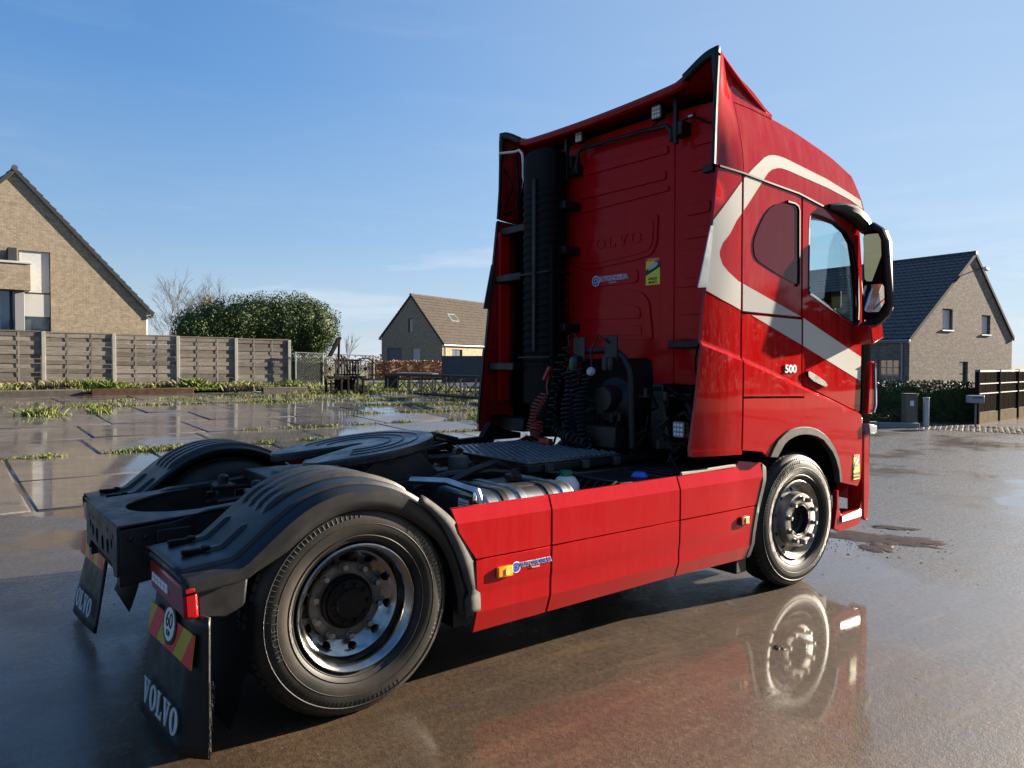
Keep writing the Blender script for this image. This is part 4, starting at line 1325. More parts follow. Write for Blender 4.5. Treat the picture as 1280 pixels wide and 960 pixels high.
# chequer plate catwalk
cw = MB().span((1.50, -.60, .985), (2.36, .55, 1.0)).build('catwalk', TREADP, truck, .004)
mb = MB()
for i in range(17):
    for j in range(23):
        x, y = 1.545 + i * .049, -.565 + j * .049
        x += .0245 * (j % 2)
        ring = [(x + .015 * math.cos(PI / 3 * q), y + .015 * math.sin(PI / 3 * q), 1.0) for q in range(6)]
        tip = [(x + .008 * math.cos(PI / 3 * q), y + .008 * math.sin(PI / 3 * q), 1.010) for q in range(6)]
        mb.add(ring + tip, [(q, (q + 1) % 6, 6 + (q + 1) % 6, 6 + q) for q in range(6)] + [tuple(range(6, 12))])
tag(mb.build('tread_lugs', TREADP, cw, recalc=False, smooth=0), kind='stuff')
for x in (1.62, 1.95, 2.25):
    MB().span((x, -.66, .93), (x + .05, -.60, .985)).build('catwalk_clamp', GREYP, truck, .004)
MB().span((1.48, -.63, .935), (2.38, -.58, .984)).build('catwalk_bearer', STEEL, truck, .004)
MB().tube([(1.3, -.52, .93), (2.6, -.62, .96)], .03, 8).build('chassis_pipe', BLK, truck)
MB().tube([(1.25, -.45, .96), (1.9, -.68, .90), (2.6, -.70, .90)], .02, 8).build('chassis_pipe', STEEL, truck)
# left side ledges, left skirt top seen over the frame
MB().span((1.15, .55, .93), (2.3, .62, .99)).build('left_bearer', BLK, truck, .006)
MB().prism([(2.20, 1.0), (2.26, 1.10), (2.30, 1.135), (2.46, 1.06), (2.62, 1.03), (2.62, .98), (2.20, .98)], 'y', .88, .96).build('left_ledge', BLK2, truck, .006)
MB().prism([(1.70, .96), (1.70, 1.0), (2.3, 1.02), (2.3, .96)], 'y', .85, .93).build('left_ledge', BLK2, truck, .006)
MB().span((.85, -.16, .90), (1.35, .0, .93)).build('air_plate', TREADP, truck, .004)
MB().lathe([(0, 0), (.062, 0), (.066, .01), (.066, .10), (.058, .115), (0, .118)], 24, Matrix.Translation((1.06, -.45, .945))).build('filter_canister', GREYP, truck)
for p in ([(1.02, .10, 1.02), (1.18, .02, 1.06), (1.34, .12, 1.06), (1.55, .30, .98)], [(1.0, .16, 1.0), (1.2, .18, 1.04), (1.42, .28, 1.02), (1.6, .34, .97)],
          [(1.02, -.02, 1.0), (1.25, -.1, 1.01), (1.40, .10, 1.02), (1.52, .22, 1.0)], [(.9, -.6, .93), (1.05, -.62, .99), (1.25, -.58, 1.02), (1.38, -.56, .96)],
          [(.7, -.5, .9), (.9, -.56, .97), (1.2, -.60, .97), (1.5, -.56, .92)]):
    MB().tube(p, .024, 8).build('rubber_hose', BLK, truck)

for y in (-.52, .52):
    MB().tube([(1.5, y, .46), (2.95, y, .46)], .13, 16).build('air_tank', BLK2, truck)
MB().span((.62, -.60, .28), (1.5, -.50, .80)).build('underbody_blocker', BLK2, truck)  # black plate added under the chassis to block the bright ground reflection
MB().span((.7, .55, .28), (2.9, 1.16, .88)).build('left_locker', BLK2, truck)
# fuel tank behind the first skirt panel
tk = MB()
prof = rrect(-1.17, .30, -.62, .945, .11)
tk.prism(prof, 'x', .76, 1.42)
tank = tk.build('fuel_tank', ALU, truck, .03, segs=3)
for x in (.90, 1.02, 1.22, 1.33):
    b = MB()
    pr = rrect(-1.178, .29, -.612, .954, .115)
    b.prism(pr, 'x', x - .022, x + .022)
    b.build('tank_strap', ALU if x in (1.02, 1.33) else BLK, tank, .004)
MB().lathe([(0, 0), (.045, 0), (.05, .01), (.05, .035), (.03, .04), (.012, .045), (.012, .065), (0, .065)], 20, Matrix.Translation((1.17, -.87, .95))).build('fuel_cap', BLK, tank)
plate([[(-.07, -.05), (.07, -.05), (.07, .05), (-.07, .05)]], frame((1.12, -1.0, .9505), (1, 0, 0), (0, 1, 0), (0, 0, 1)), .004, 'tank_plate', BLKP, tank)
plate([[(-.05, -.03), (.05, -.03), (.05, .03), (-.05, .03)]], frame((.757, -.95, .86), (0, -1, 0), (0, 0, 1), (-1, 0, 0)), .003, 'tank_label', WHITE, tank)
for i in range(3):
    plate([[(-.04, -.002), (.04, -.002), (.04, .002), (-.04, .002)]], frame((.755, -.95, .845 + i * .014), (0, -1, 0), (0, 0, 1), (-1, 0, 0)), .001, 'label_line', BLKP, tank)
MB().tube([(.62, -.62, .97), (.72, -.85, .98), (.76, -1.08, .95), (.76, -1.12, .88)], .022, 8).build('tank_rail', ALU, truck)
MB().lathe([(0, 0), (.012, 0), (.012, .03), (.006, .05), (0, .05)], 10, Matrix.Translation((.70, -1.14, .91))).build('bleed_screw', CHROME, truck)
# canisters and dark covers over the battery box
jg = MB().lathe([(0, 0), (.075, 0), (.085, .02), (.085, .13), (.06, .17), (.03, .185), (0, .185)], 20, Matrix.Translation((1.60, -.86, .755))).build('jug', JUG, truck)
MB().lathe([(0, 0), (.038, 0), (.038, .035), (0, .035)], 16, Matrix.Translation((1.60, -.86, .935))).build('jug_cap', GRN, jg)
MB().lathe([(0, 0), (.05, 0), (.055, .03), (.035, .055), (0, .058)], 16, Matrix.Translation((2.10, -1.02, .88))).build('blue_cap', BLUC, truck)
MB().span((1.45, -1.15, .50), (2.9, -.48, .84)).build('battery_box', BLK2, truck)
for x0, x1, y0, y1 in ((1.80, 2.20, -1.13, -.55), (2.24, 2.86, -1.15, -.72), (2.24, 2.86, -.70, -.50)):
    MB().span((x0, y0, .86), (x1, y1, .905)).build('box_cover', BLK, truck, .012)
for i in range(6):
    MB().span((2.30 + i * .09, -1.10, .905), (2.345 + i * .09, -.78, .915)).build('cover_rib', BLK, truck, .004)
for i in range(7):
    MB().tube([(1.70, -.60 - i * .07, .83), (1.80, -.60 - i * .07, .90)], .006, 5).build('cover_grille_bar', BLK, truck)
MB().tube([(1.68, -1.1, .84), (1.80, -1.1, .905), (1.80, -.56, .905), (1.68, -.56, .84)], .010, 6).build('cover_frame', BLK, truck)
MB().tube([(2.30, -1.2, .925), (2.86, -1.21, .935)], .012, 6).build('skirt_rail', mat('dusty_rail', (.32, .27, .2), .6), truck)

# ---- side skirts, three panels long, two rows each side
def SK(x, z):
    y = 1.25
    if z > .835: y -= .030 * (z - .835) / .08
    if z < .36: y -= .035 * (.36 - z) / .11
    y += .006 * sst((z - .46) / .03) * (1 if x < 2.7 else max(0, 1 - (x - 2.7) / .2)) - .006
    return y


def skirt(name, poly, m=RED2, side=-1, **k):
    return panel(name, [poly], m, side, 0, .02, truck, .0035, step=.2, fn=SK, **k)


_old = panel


def skirt_panel(poly, side):
    bm = fill2d([poly])
    for z in (.30, .355, .36, .455, .475, .49, .835, .84):
        bmesh.ops.bisect_plane(bm, geom=bm.verts[:] + bm.edges[:] + bm.faces[:], plane_co=(0, z, 0), plane_no=(0, 1, 0))
    for x in (.7, .9, 1.3, 1.6, 1.9, 2.4, 2.7, 2.8, 2.9):
        bmesh.ops.bisect_plane(bm, geom=bm.verts[:] + bm.edges[:] + bm.faces[:], plane_co=(x, 0, 0), plane_no=(1, 0, 0))
    ext = bmesh.ops.extrude_face_region(bm, geom=bm.faces[:])
    topv = set(g for g in ext['geom'] if isinstance(g, bmesh.types.BMVert))
    for v in bm.verts:
        x, z = v.co.x, v.co.y
        v.co = Vector((x, side * (SK(x, z) - (0 if v in topv else .018)), z))
    bmesh.ops.recalc_face_normals(bm, faces=bm.faces)
    me = bpy.data.meshes.new('side_skirt'); bm.to_mesh(me); bm.free()
    fin(me, RED2, 14)
    return put('side_skirt', me, truck, .003, segs=1)


for side in (-1, 1):
    skirt_panel([(.497, .912), (.527, .79), (.633, .640), (1.138, .638), (1.141, .912)], side)
    skirt_panel([(.634, .634), (.642, .247), (1.132, .255), (1.138, .632)], side)
    skirt_panel([(1.149, .638), (2.228, .640), (2.230, .917), (1.149, .912)], side)
    skirt_panel([(1.149, .632), (1.143, .255), (2.220, .270), (2.228, .634)], side)
    skirt_panel([(2.238, .640), (3.075, .640), (3.12, .76), (3.185, .93), (2.93, .962), (2.86, .93), (2.80, .921), (2.238, .917)], side)
    skirt_panel([(2.238, .634), (2.229, .270), (2.985, .262), (3.02, .45), (3.07, .634)], side)
    ed = [(3.178, .93), (3.215, .90), (3.165, .754), (3.10, .593), (3.055, .42), (3.035, .275), (2.985, .262), (3.02, .45), (3.07, .634), (3.12, .76)]
    panel('skirt_edge', [ed], GREYP, side, .006, .05, truck, .006, fn=SK)
    MB().span((.52, side * 1.0, .30), (.60, side * 1.21, .60)).build('skirt_bracket', BLK2, truck)
MB().span((2.9, -1.2, .16), (3.02, -.9, .30)).build('mud_guard_flap', RUBT, truck, .01)
# amber side markers
for x0, x1, z0, z1 in ((.762, .864, .520, .577), (2.866, 2.962, .520, .580)):
    o = MB().span((x0, -1.268, z0), (x1, -1.244, z1)).build('side_marker', ORANGE if x0 < 1 else REDL, truck, .008)
    if x0 > 1:
        o.data.materials[0] = mat('marker_base', (.16, .04, .02), .4)
    plate([rrect(-.018, -.018, .018, .018, .008)], fr_right((x0 + x1) / 2 + .015, (z0 + z1) / 2, -1.272), .006, 'marker_lens', AMB2, o)

# ---- rear fenders
def fend_prof(s):
    """outline of the fender seen from the side, s 0..1 from the front lip over the wheel to the shelf"""
    pts = [(.655, .37), (.650, .46), (.625, .58), (.575, .72), (.50, .84), (.40, .93), (.28, 1.01), (.14, 1.065), (0.0, 1.085), (-.13, 1.075), (-.25, 1.035), (-.35, .975), (-.44, .905), (-.52, .84), (-.56, .815), (-.64, .806), (-.785, .792)]
    f = s * (len(pts) - 1)
    i = min(int(f), len(pts) - 2)
    t = f - i
    p0, p1, p2, p3 = pts[max(i - 1, 0)], pts[i], pts[i + 1], pts[min(i + 2, len(pts) - 1)]
    return tuple(.5 * ((2 * p1[k]) + (-p0[k] + p2[k]) * t + (2 * p0[k] - 5 * p1[k] + 4 * p2[k] - p3[k]) * t * t + (-p0[k] + 3 * p1[k] - 3 * p2[k] + p3[k]) * t ** 3) for k in (0, 1))


def fender(side):
    ya, yb = .64, 1.235
    def nrm(s):
        a, b = fend_prof(max(0, s - .01)), fend_prof(min(1, s + .01))
        dx, dz = b[0] - a[0], b[1] - a[1]
        l_ = math.hypot(dx, dz)
        return (dz / l_, -dx / l_) if True else None
    def sec(s):
        # cross section (across, drop): crown with rounded outer shoulder and side flange
        return [(ya, -.03), (ya, 0), (ya + .02, .012), (ya + .10, .014), (yb - .13, .012), (yb - .085, .006), (yb - .078, -.010), (yb - .025, -.022), (yb - .004, -.034), (yb, -.075), (yb, -.12 if s < .72 else -.085 - .035 * (1 - sst((s - .72) / .12)))]
    mb = MB()
    N = 56
    rows = []
    for i in range(N + 1):
        s = i / N
        x, z = fend_prof(s)
        nx, nz = nrm(s)
        if nz < 0 and s < .9: nx, nz = -nx, -nz
        row = []
        for w, h in sec(s):
            row.append((x + nx * h, side * w, z + nz * h))
        rows.append(row)
    k = len(rows[0])
    mb.add([p for r in rows for p in r], [(i * k + j, (i + 1) * k + j, (i + 1) * k + j + 1, i * k + j + 1) for i in range(N) for j in range(k - 1)])
    f = mb.build('rear_fender', FEND, truck, smooth=28)
    so = f.modifiers.new('thickness', 'SOLIDIFY'); so.thickness = .008; so.offset = -1
    # raised ribs along the crown, and two on the slope at the back
    def rib(s0, s1, w0, w1, h=.012, nm='fender_rib'):
        r = MB()
        M_ = 16
        vs = []
        for i in range(M_ + 1):
            s = s0 + (s1 - s0) * i / M_
            x, z = fend_prof(s)
            nx, nz = nrm(s)
            if nz < 0: nx, nz = -nx, -nz
            hh = h * min(1, min(i, M_ - i) / 1.2)
            for w, d in ((w0 - .006, .008), (w0 + .004, .012 + hh), (w1 - .004, .012 + hh), (w1 + .006, .008)):
                vs.append((x + nx * d, side * w, z + nz * d))
        r.add(vs, [(i * 4 + j, (i + 1) * 4 + j, (i + 1) * 4 + j + 1, i * 4 + j + 1) for i in range(M_) for j in range(3)])
        r.build(nm, FEND, f)
    for w0 in (.70, .795, .89, .985):
        rib(.33, .71, w0, w0 + .05, .02)
    rib(.745, .93, .735, .775, .016); rib(.745, .93, .965, 1.005, .016)
    # outer front part: jointed grey flange, its sunlit paleness put into the colour
    fl = MB()
    vs = []
    for i in range(25):
        s = .0 + .36 * i / 24
        x, z = fend_prof(s)
        nx, nz = nrm(s)
        if nz < 0: nx, nz = -nx, -nz
        wv = (.040 if s < .075 else .012 + .012 * sst((s - .075) / .05)) - .04 * sst((s - .2) / .16)
        vs += [(x + nx * .012, side * 1.238, z + nz * .012), (x - nx * (.045 + wv), side * 1.246, z - nz * (.045 + wv))]
    fl.add(vs, [(i * 2, i * 2 + 2, i * 2 + 3, i * 2 + 1) for i in range(24)])
    flo = fl.build('fender_lip', MATS.get('sunlit_grey_lip') or mat('sunlit_grey_lip', (.075, .073, .068), .7, col2=(.03, .029, .027), vscale=9, spec=.2), f)
    so = flo.modifiers.new('thickness', 'SOLIDIFY'); so.thickness = .014; so.offset = 0
    # latches on the shelf
    for w in (.755, .985):
        MB().box((-.655, side * w, .826), (.13, .034, .022)).box((-.62, side * w, .838), (.03, .05, .014)).build('fender_latch', BLK2, f, .005)
    # lamp box beneath the shelf
    MB().prism([(-.715, .60), (-.722, .748), (-.778, .750), (-.778, .782), (-.50, .80), (-.52, .62), (-.60, .58)], 'y', side * .64, side * 1.205).build('lamp_box', BLK, f, .012)
    MB().grid(lambda u, v, s=side: (-.52 + .02 * u - .10 * v * v, s * (.64 + .595 * u), .62 - .50 * v), 4, 8).build('splash_guard', BLK2, f)
    return f


for side in (-1, 1):
    fender(side)
    # tail lamp
    ya, yb = .66, 1.235
    tl_ = MB().prism([(-.770, .612), (-.778, .745), (-.722, .745), (-.714, .612)], 'y', side * ya, side * yb).build('tail_lamp', REDL, truck, .012)
    fr_ = frame((-.7755, side * .93, .679), (0, -1, 0), (0.06, 0, 1), (-1, 0, .06))
    plate([rrect(-.23 if side < 0 else -.06, -.022, .06 if side < 0 else .23, .022, .01)], fr_, .006, 'clear_lens', WHTL, tl_)
    for i in range(5):
        for j in range(2):
            plate([rrect(-.022, -.008, .022, .008, .003)], fr_ @ Matrix.Translation(((-.197 + .056 * i if side < 0 else -.027 + .056 * i), -.0105 + .021 * j, .003)), .004, 'lens_cell', WHITE, tl_)
    # mud flap, hanging a little backwards
    def ff(yc, z): return frame((-.722 - (.068 if side < 0 else .112) * (.62 - z) / .575, side * yc, z), (.05, -1, 0), (.118 if side < 0 else .19, 0, 1), (-1, -.05, .118 if side < 0 else .19))
    mf = MB().grid(lambda u, v, s=side: (-.722 - .095 * v + (.055 if s < 0 else -.03) * u * v + .006 * math.sin(u * 3 + v * 2) + .08 * max(0, u - .84) / .16 * (.4 + .6 * v), s * (.60 + .675 * u), .62 - .575 * v - .012 * math.sin(u * PI)), 18, 12).build('mud_flap', RUBT, truck)
    mf.data.materials[0] = MATS['black_plastic']
    so = mf.modifiers.new('thickness', 'SOLIDIFY'); so.thickness = .014; so.offset = 0
    slab_word(ff(.92, .165) @ Matrix.Translation((0, 0, .026)), .48, .105, .004, SILV, mf, 'flap_letter')
    if side < 0:
        br = MB()
        for i in range(90):
            z = .36 - .30 * i / 90
            br.tube([(-.665 - .03 * (.6 - z) / .55, -1.276, z), (-.665 - .03 * (.6 - z) / .55 + random.uniform(-.01, .01), -1.276 - random.uniform(.006, .016), z - random.uniform(0, .02))], .0013, 4)
        tag(br.build('flap_bristles', BLK2, mf), kind='stuff')
    # reflective board with red and yellow diagonals
    bd = plate([[(-.30, -.068), (.30, -.068), (.30, .068), (-.30, .068)]], ff(.925, .47) @ Matrix.Translation((0, 0, .016)), .004, 'reflective_board', YELR, truck)
    for i in range(3):
        x = -.30 + .24 * i
        lo_, hi_ = -.068, .068
        q = [(x, lo_), (min(x + .12, .30), lo_), (min(x + .22, .30) if x + .22 < .30 else .30, hi_ if x + .22 <= .30 else hi_), (x + .10, hi_)]
        if side > 0:
            q = [(-a, b) for a, b in q][::-1]
        plate([q], ff(.925, .47) @ Matrix.Translation((0, 0, .0175)), .003, 'red_diagonal', REDR, bd)
    if side < 0:
        sg = plate([ell(0, 0, .088, .088, 32)], ff(.925, .51) @ Matrix.Translation((0, 0, .022)), .005, 'speed_sign', BLKP, truck)
        plate([ell(0, 0, .070, .070, 32)], ff(.925, .51) @ Matrix.Translation((0, 0, .0235)), .002, 'sign_face', WHITE, sg)
        text('60', .092, ff(.925, .525) @ Matrix.Translation((0, 0, .0245)), BLKP, sg, offset=.001)
        text('KM', .034, ff(.925, .472) @ Matrix.Translation((0, 0, .0245)), BLKP, sg, offset=.0005)
MB().span((-.80, -.05, .50), (-.70, .05, .60)).build('tow_eye', STEEL, truck, .02)

# ---- wheels
def place_wheel(x, y, z, out, steer=0.0):
    """matrix: local +Z points out of the wheel towards OUT (-1 right side, +1 left side)"""
    return Matrix.Translation((x, y, z)) @ Matrix.Rotation(steer, 4, 'Z') @ Matrix.Rotation(PI / 2 * (1 if out < 0 else -1), 4, 'X')


TYRE_P = [(.2895, -.255), (.300, -.280), (.36, -.297), (.42, -.300), (.462, -.285), (.487, -.265), (.500, -.245), (.505, -.15), (.500, -.055), (.490, -.036),
          (.470, -.020), (.445, -.006), (.41, .0), (.378, .000), (.352, -.007), (.330, -.018), (.312, -.031), (.301, -.043), (.2975, -.050), (.2895, -.055)]


def tyre_mesh():
    mb = MB()
    mb.lathe(TYRE_P, 96)
    # raised rings and radial sidewall bars
    for r, h, w in ((.338, -.0125, .0028), (.452, -.0080, .0034), (.316, -.0275, .0026), (.395, -.0012, .0016)):
        mb.tube([(r * math.cos(a), r * math.sin(a), h + .0015) for a in [2 * PI * i / 96 for i in range(96)]], w, 6, closed=True)
    for i in range(120):
        a = 2 * PI * i / 120
        if (i // 10) % 4 != 2:
            c, s = math.cos(a), math.sin(a)
            mb.tube([(r * c, r * s, h) for r, h in ((.425, -.0015), (.448, -.0065), (.468, -.0175))], .0016, 4)
    # shoulder blocks
    for i in range(72):
        a = 2 * PI * i / 72
        M_ = Matrix.Rotation(a, 4, 'Z')
        vs = [M_ @ Vector(p) for p in ((.487, -.0165, -.041), (.487, .0165, -.041), (.508, .0155, -.060), (.508, -.0155, -.060), (.511, .0155, -.10), (.511, -.0155, -.10), (.49, .0155, -.10), (.49, -.0155, -.10))]
        mb.add(vs, [(0, 1, 2, 3), (3, 2, 4, 5), (0, 3, 5, 7), (1, 6, 4, 2)])
        vs = [M_ @ Vector(p) for p in ((.511, -.017, -.125), (.511, .017, -.125), (.511, .017, -.175), (.511, -.017, -.175), (.49, -.017, -.125), (.49, .017, -.125), (.49, .017, -.175), (.49, -.017, -.175))]
        mb.add(vs, [(0, 1, 2, 3), (0, 4, 5, 1), (2, 6, 7, 3)])
    return mb.mesh('tyre', RUB, 30)


def holed_ring(mb, prof, nsec, r_hole, r_mid, rot=0.0, depth=.03):
    """surface of revolution between prof[0] and prof[1] (radius, height) with one round hole per sector"""
    (ra, ha), (rb, hb) = prof
    L = math.hypot(rb - ra, hb - ha)
    for s in range(nsec):
        a0 = 2 * PI * s / nsec + rot
        da = 2 * PI / nsec
        n = 24
        def surf(u, v):     # u angle 0..1, v 0..1 from a to b
            r = ra + (rb - ra) * v; h = ha + (hb - ha) * v
            an = a0 + da * u
            return Vector((r * math.cos(an), r * math.sin(an), h))
        rm = (ra + rb) / 2
        outer, inner, back = [], [], []
        for i in range(n):
            an = 2 * PI * i / n + PI / 4
            c, q = math.cos(an), math.sin(an)
            m_ = max(abs(c), abs(q))
            outer.append(surf(.5 + .5 * c / m_, .5 + .5 * q / m_))
            hu, hv_ = r_hole * c / (rm * da), r_hole * q / L
            p = surf(.5 + hu, .5 + hv_)
            inner.append(p)
            back.append(p + Vector((-p.x * .06, -p.y * .06, -depth)))
        mb.add(outer + inner + back, [(i, (i + 1) % n, n + (i + 1) % n, n + i) for i in range(n)] + [(n + i, n + (i + 1) % n, 2 * n + (i + 1) % n, 2 * n + i) for i in range(n)])


tyre_me = tyre_mesh()
# deep-dish rear rim
rb_ = MB()
rb_.lathe([(.289, -.058), (.2985, -.045), (.2995, -.032), (.2975, -.023), (.292, -.020), (.286, -.024), (.279, -.030), (.272, -.040), (.262, -.052), (.258, -.075), (.254, -.090), (.250, -.110)], 96)
holed_ring(rb_, ((.250, -.110), (.186, -.158)), 10, .0235, .218, .1)
rb_.lathe([(.186, -.158), (.182, -.160), (.178, -.156), (.145, -.156), (.143, -.158), (.125, -.158)], 64)
rear_rim_me = rb_.mesh('rim', [POL, DISC], 40, True)
for p_ in rear_rim_me.polygons:
    if math.hypot(p_.center.x, p_.center.y) < .188: p_.material_index = 1
nut = MB()
nut.lathe([(.019, 0), (.019, .010), (.0165, .012), (.0165, .030), (.013, .038), (0, .039)], 12)
nut_me = nut.mesh('wheel_nut', mat('nut_steel', (.22, .21, .20), .4, metal=.8), 30)
hubr = MB()
hubr.lathe([(.128, -.16), (.128, -.135), (.120, -.125), (.112, -.128), (.110, -.112), (.100, -.106), (.075, -.102), (.068, -.092), (.0, -.090)], 48)
for i in range(10):
    a = 2 * PI * i / 10
    hubr.lathe([(.010, 0), (.010, .012), (0, .012)], 6, Matrix.Translation((.092 * math.cos(a), .092 * math.sin(a), -.106)))
hub_r_me = hubr.mesh('hub', BLK2, 35)
hole_back_me = MB().lathe([(.255, -.20), (.12, -.20)], 48).mesh('drum', BLK2, 35)
# convex front rim
rf = MB()
rf.lathe([(.289, -.058), (.2985, -.045), (.2995, -.032), (.2975, -.023), (.292, -.020), (.286, -.024), (.279, -.030), (.270, -.040), (.258, -.058), (.250, -.070)], 96)
holed_ring(rf, ((.250, -.070), (.212, -.052)), 10, .0155, .23, .1)
rf.lathe([(.212, -.052), (.206, -.035), (.203, -.004), (.199, .004), (.192, .006), (.128, .006), (.122, .0), (.120, -.03)], 72)
front_rim_me = rf.mesh('rim', WHL, 40, True)
hubf = MB().lathe([(.121, -.05), (.121, .004), (.112, .006), (.106, .0), (.104, -.04), (.085, -.055), (.0, -.058)], 40).mesh('hub', BLK, 35)


def wheel(name, M_, rim, hub, nut_h, nut_r=.1675):
    e_ = empty(name)
    e_.parent = truck
    e_.matrix_world = M_
    for me, nm in ((tyre_me, 'tyre'), (rim, 'rim'), (hub, 'hub'), (hole_back_me, 'brake_drum')):
        put(nm, me, e_)
    for i in range(10):
        a = 2 * PI * (i + .5) / 10 + .1
        o = put('wheel_nut', nut_me, e_)
        o.location = (nut_r * math.cos(a), nut_r * math.sin(a), nut_h)
    return e_


WR = .505
wheel('rear_wheel', place_wheel(.0, -1.225, WR, -1), rear_rim_me, hub_r_me, -.157)
wheel('rear_wheel', place_wheel(.0, 1.225, WR, 1), rear_rim_me, hub_r_me, -.157)
wheel('rear_wheel', place_wheel(.0, -.90, WR, -1), rear_rim_me, hub_r_me, -.157)
wheel('rear_wheel', place_wheel(.0, .90, WR, 1), rear_rim_me, hub_r_me, -.157)
wheel('front_wheel', place_wheel(3.60, -1.262, WR - .035, -1, R(-1)), front_rim_me, hubf, .005)
wheel('front_wheel', place_wheel(3.60, 1.20, WR - .035, 1, R(-1)), front_rim_me, hubf, .005)
MB().tube([(3.6, -.95, .45), (3.6, .95, .45)], .06, 10).build('front_axle', STEEL, truck)
# raised lettering on the tyres
def arc_text(s, rad, size, M_, m, parent, a0, h):
    for i, ch in enumerate(s):
        me = text_mesh(ch, size, m, .0015, name='tyre_letter')
        a = a0 - i * size * .80 / rad
        F = M_ @ Matrix.Rotation(a, 4, 'Z') @ Matrix.Translation((rad, 0, h)) @ Matrix.Rotation(-PI / 2, 4, 'Z')
        me.transform(F)
        put('tyre_letter', me, parent)


MW = place_wheel(.0, -1.225, WR, -1)
MF = place_wheel(3.60, -1.262, WR - .035, -1, R(-1))
RUBL = mat('rubber_letter', (.045, .042, .037), .5)
arc_text('MICHELIN', .405, .040, MW, RUBL, truck, R(200), .0)
arc_text('X MULTI D', .405, .036, MW, RUBL, truck, R(52), .0)
arc_text('MICHELIN', .405, .040, MF, RUBL, truck, R(135), .0)
# front wheel housing
MB().grid(lambda u, v: (3.66 + .55 * math.cos(PI * (1.04 - 1.08 * u)), -1.22 + .55 * v, .60 + .53 * max(0, math.sin(PI * (1.04 - 1.08 * u)))), 24, 3).build('wheel_housing', BLK2, truck)
MB().span((3.1, -.66, .5), (4.5, .66, 1.1)).build('engine_block', BLK2, truck)

# ------------------------------------------------------------------ surroundings
def brick_mat(name, c1, c2, mortar, scale=1.0):
    m = bpy.data.materials.new(name)
    m.use_nodes = True
    n, l = m.node_tree.nodes, m.node_tree.links
    b = n['Principled BSDF']
    tcn = n.new('ShaderNodeTexCoord')
    sp_ = n.new('ShaderNodeSeparateXYZ'); l.new(tcn.outputs['Object'], sp_.inputs[0])
    ad = n.new('ShaderNodeMath'); ad.operation = 'ADD'
    l.new(sp_.outputs['X'], ad.inputs[0]); l.new(sp_.outputs['Y'], ad.inputs[1])
    cb = n.new('ShaderNodeCombineXYZ'); l.new(ad.outputs[0], cb.inputs[0]); l.new(sp_.outputs['Z'], cb.inputs[1])
    br = n.new('ShaderNodeTexBrick')
    br.inputs['Color1'].default_value = (*c1, 1); br.inputs['Color2'].default_value = (*c2, 1); br.inputs['Mortar'].default_value = (*mortar, 1)
    br.inputs['Scale'].default_value = scale
    br.inputs['Brick Width'].default_value = .22; br.inputs['Row Height'].default_value = .075; br.inputs['Mortar Size'].default_value = .008
    br.inputs['Bias'].default_value = -.1
    l.new(cb.outputs[0], br.inputs['Vector'])
    nz_ = n.new('ShaderNodeTexNoise'); nz_.inputs['Scale'].default_value = 5.0; nz_.inputs['Detail'].default_value = 7; nz_.inputs['Roughness'].default_value = .75
    l.new(tcn.outputs['Object'], nz_.inputs['Vector'])
    hs = n.new('ShaderNodeHueSaturation'); l.new(br.outputs['Color'], hs.inputs['Color'])
    mr = n.new('ShaderNodeMapRange'); mr.inputs['From Min'].default_value = .3; mr.inputs['From Max'].default_value = .7; mr.inputs['To Min'].default_value = .66; mr.inputs['To Max'].default_value = 1.28
    l.new(nz_.outputs['Fac'], mr.inputs['Value']); l.new(mr.outputs['Result'], hs.inputs['Value'])
    l.new(hs.outputs['Color'], b.inputs['Base Color'])
    b.inputs['Roughness'].default_value = .9
    b.inputs['Specular IOR Level'].default_value = .12
    bp = n.new('ShaderNodeBump'); bp.inputs['Strength'].default_value = .8; bp.inputs['Distance'].default_value = .02
    l.new(br.outputs['Fac'], bp.inputs['Height']); bp.invert = True
    l.new(bp.outputs['Normal'], b.inputs['Normal'])
    return m


BR_L = brick_mat('tan_brick', (.31, .25, .18), (.24, .19, .135), (.32, .285, .23))
BR_M = brick_mat('yellow_brick', (.34, .275, .195), (.27, .21, .15), (.33, .30, .25))
BR_R = brick_mat('mixed_brick', (.25, .205, .17), (.13, .105, .09), (.26, .24, .215))
TILE_D = mat('slate_tile', (.045, .047, .052), .55, col2=(.085, .088, .095), vscale=5, spec=.4)
TILE_B = mat('brown_tile', (.050, .040, .032), .8, spec=.2, col2=(.085, .068, .054), vscale=3)
TRIM_D = mat('dark_trim', (.045, .048, .052), .85, spec=.1)
TRIM_W = mat('white_trim', (.42, .42, .41), .7, spec=.1)
ZINC = mat('zinc', (.30, .32, .34), .45, metal=.5)
BLIND = mat('roller_blind', (.50, .51, .51), .6, var=.1)
PANE = mat('house_pane', (.05, .07, .09), .04, spec=1.0, coat=1.0)


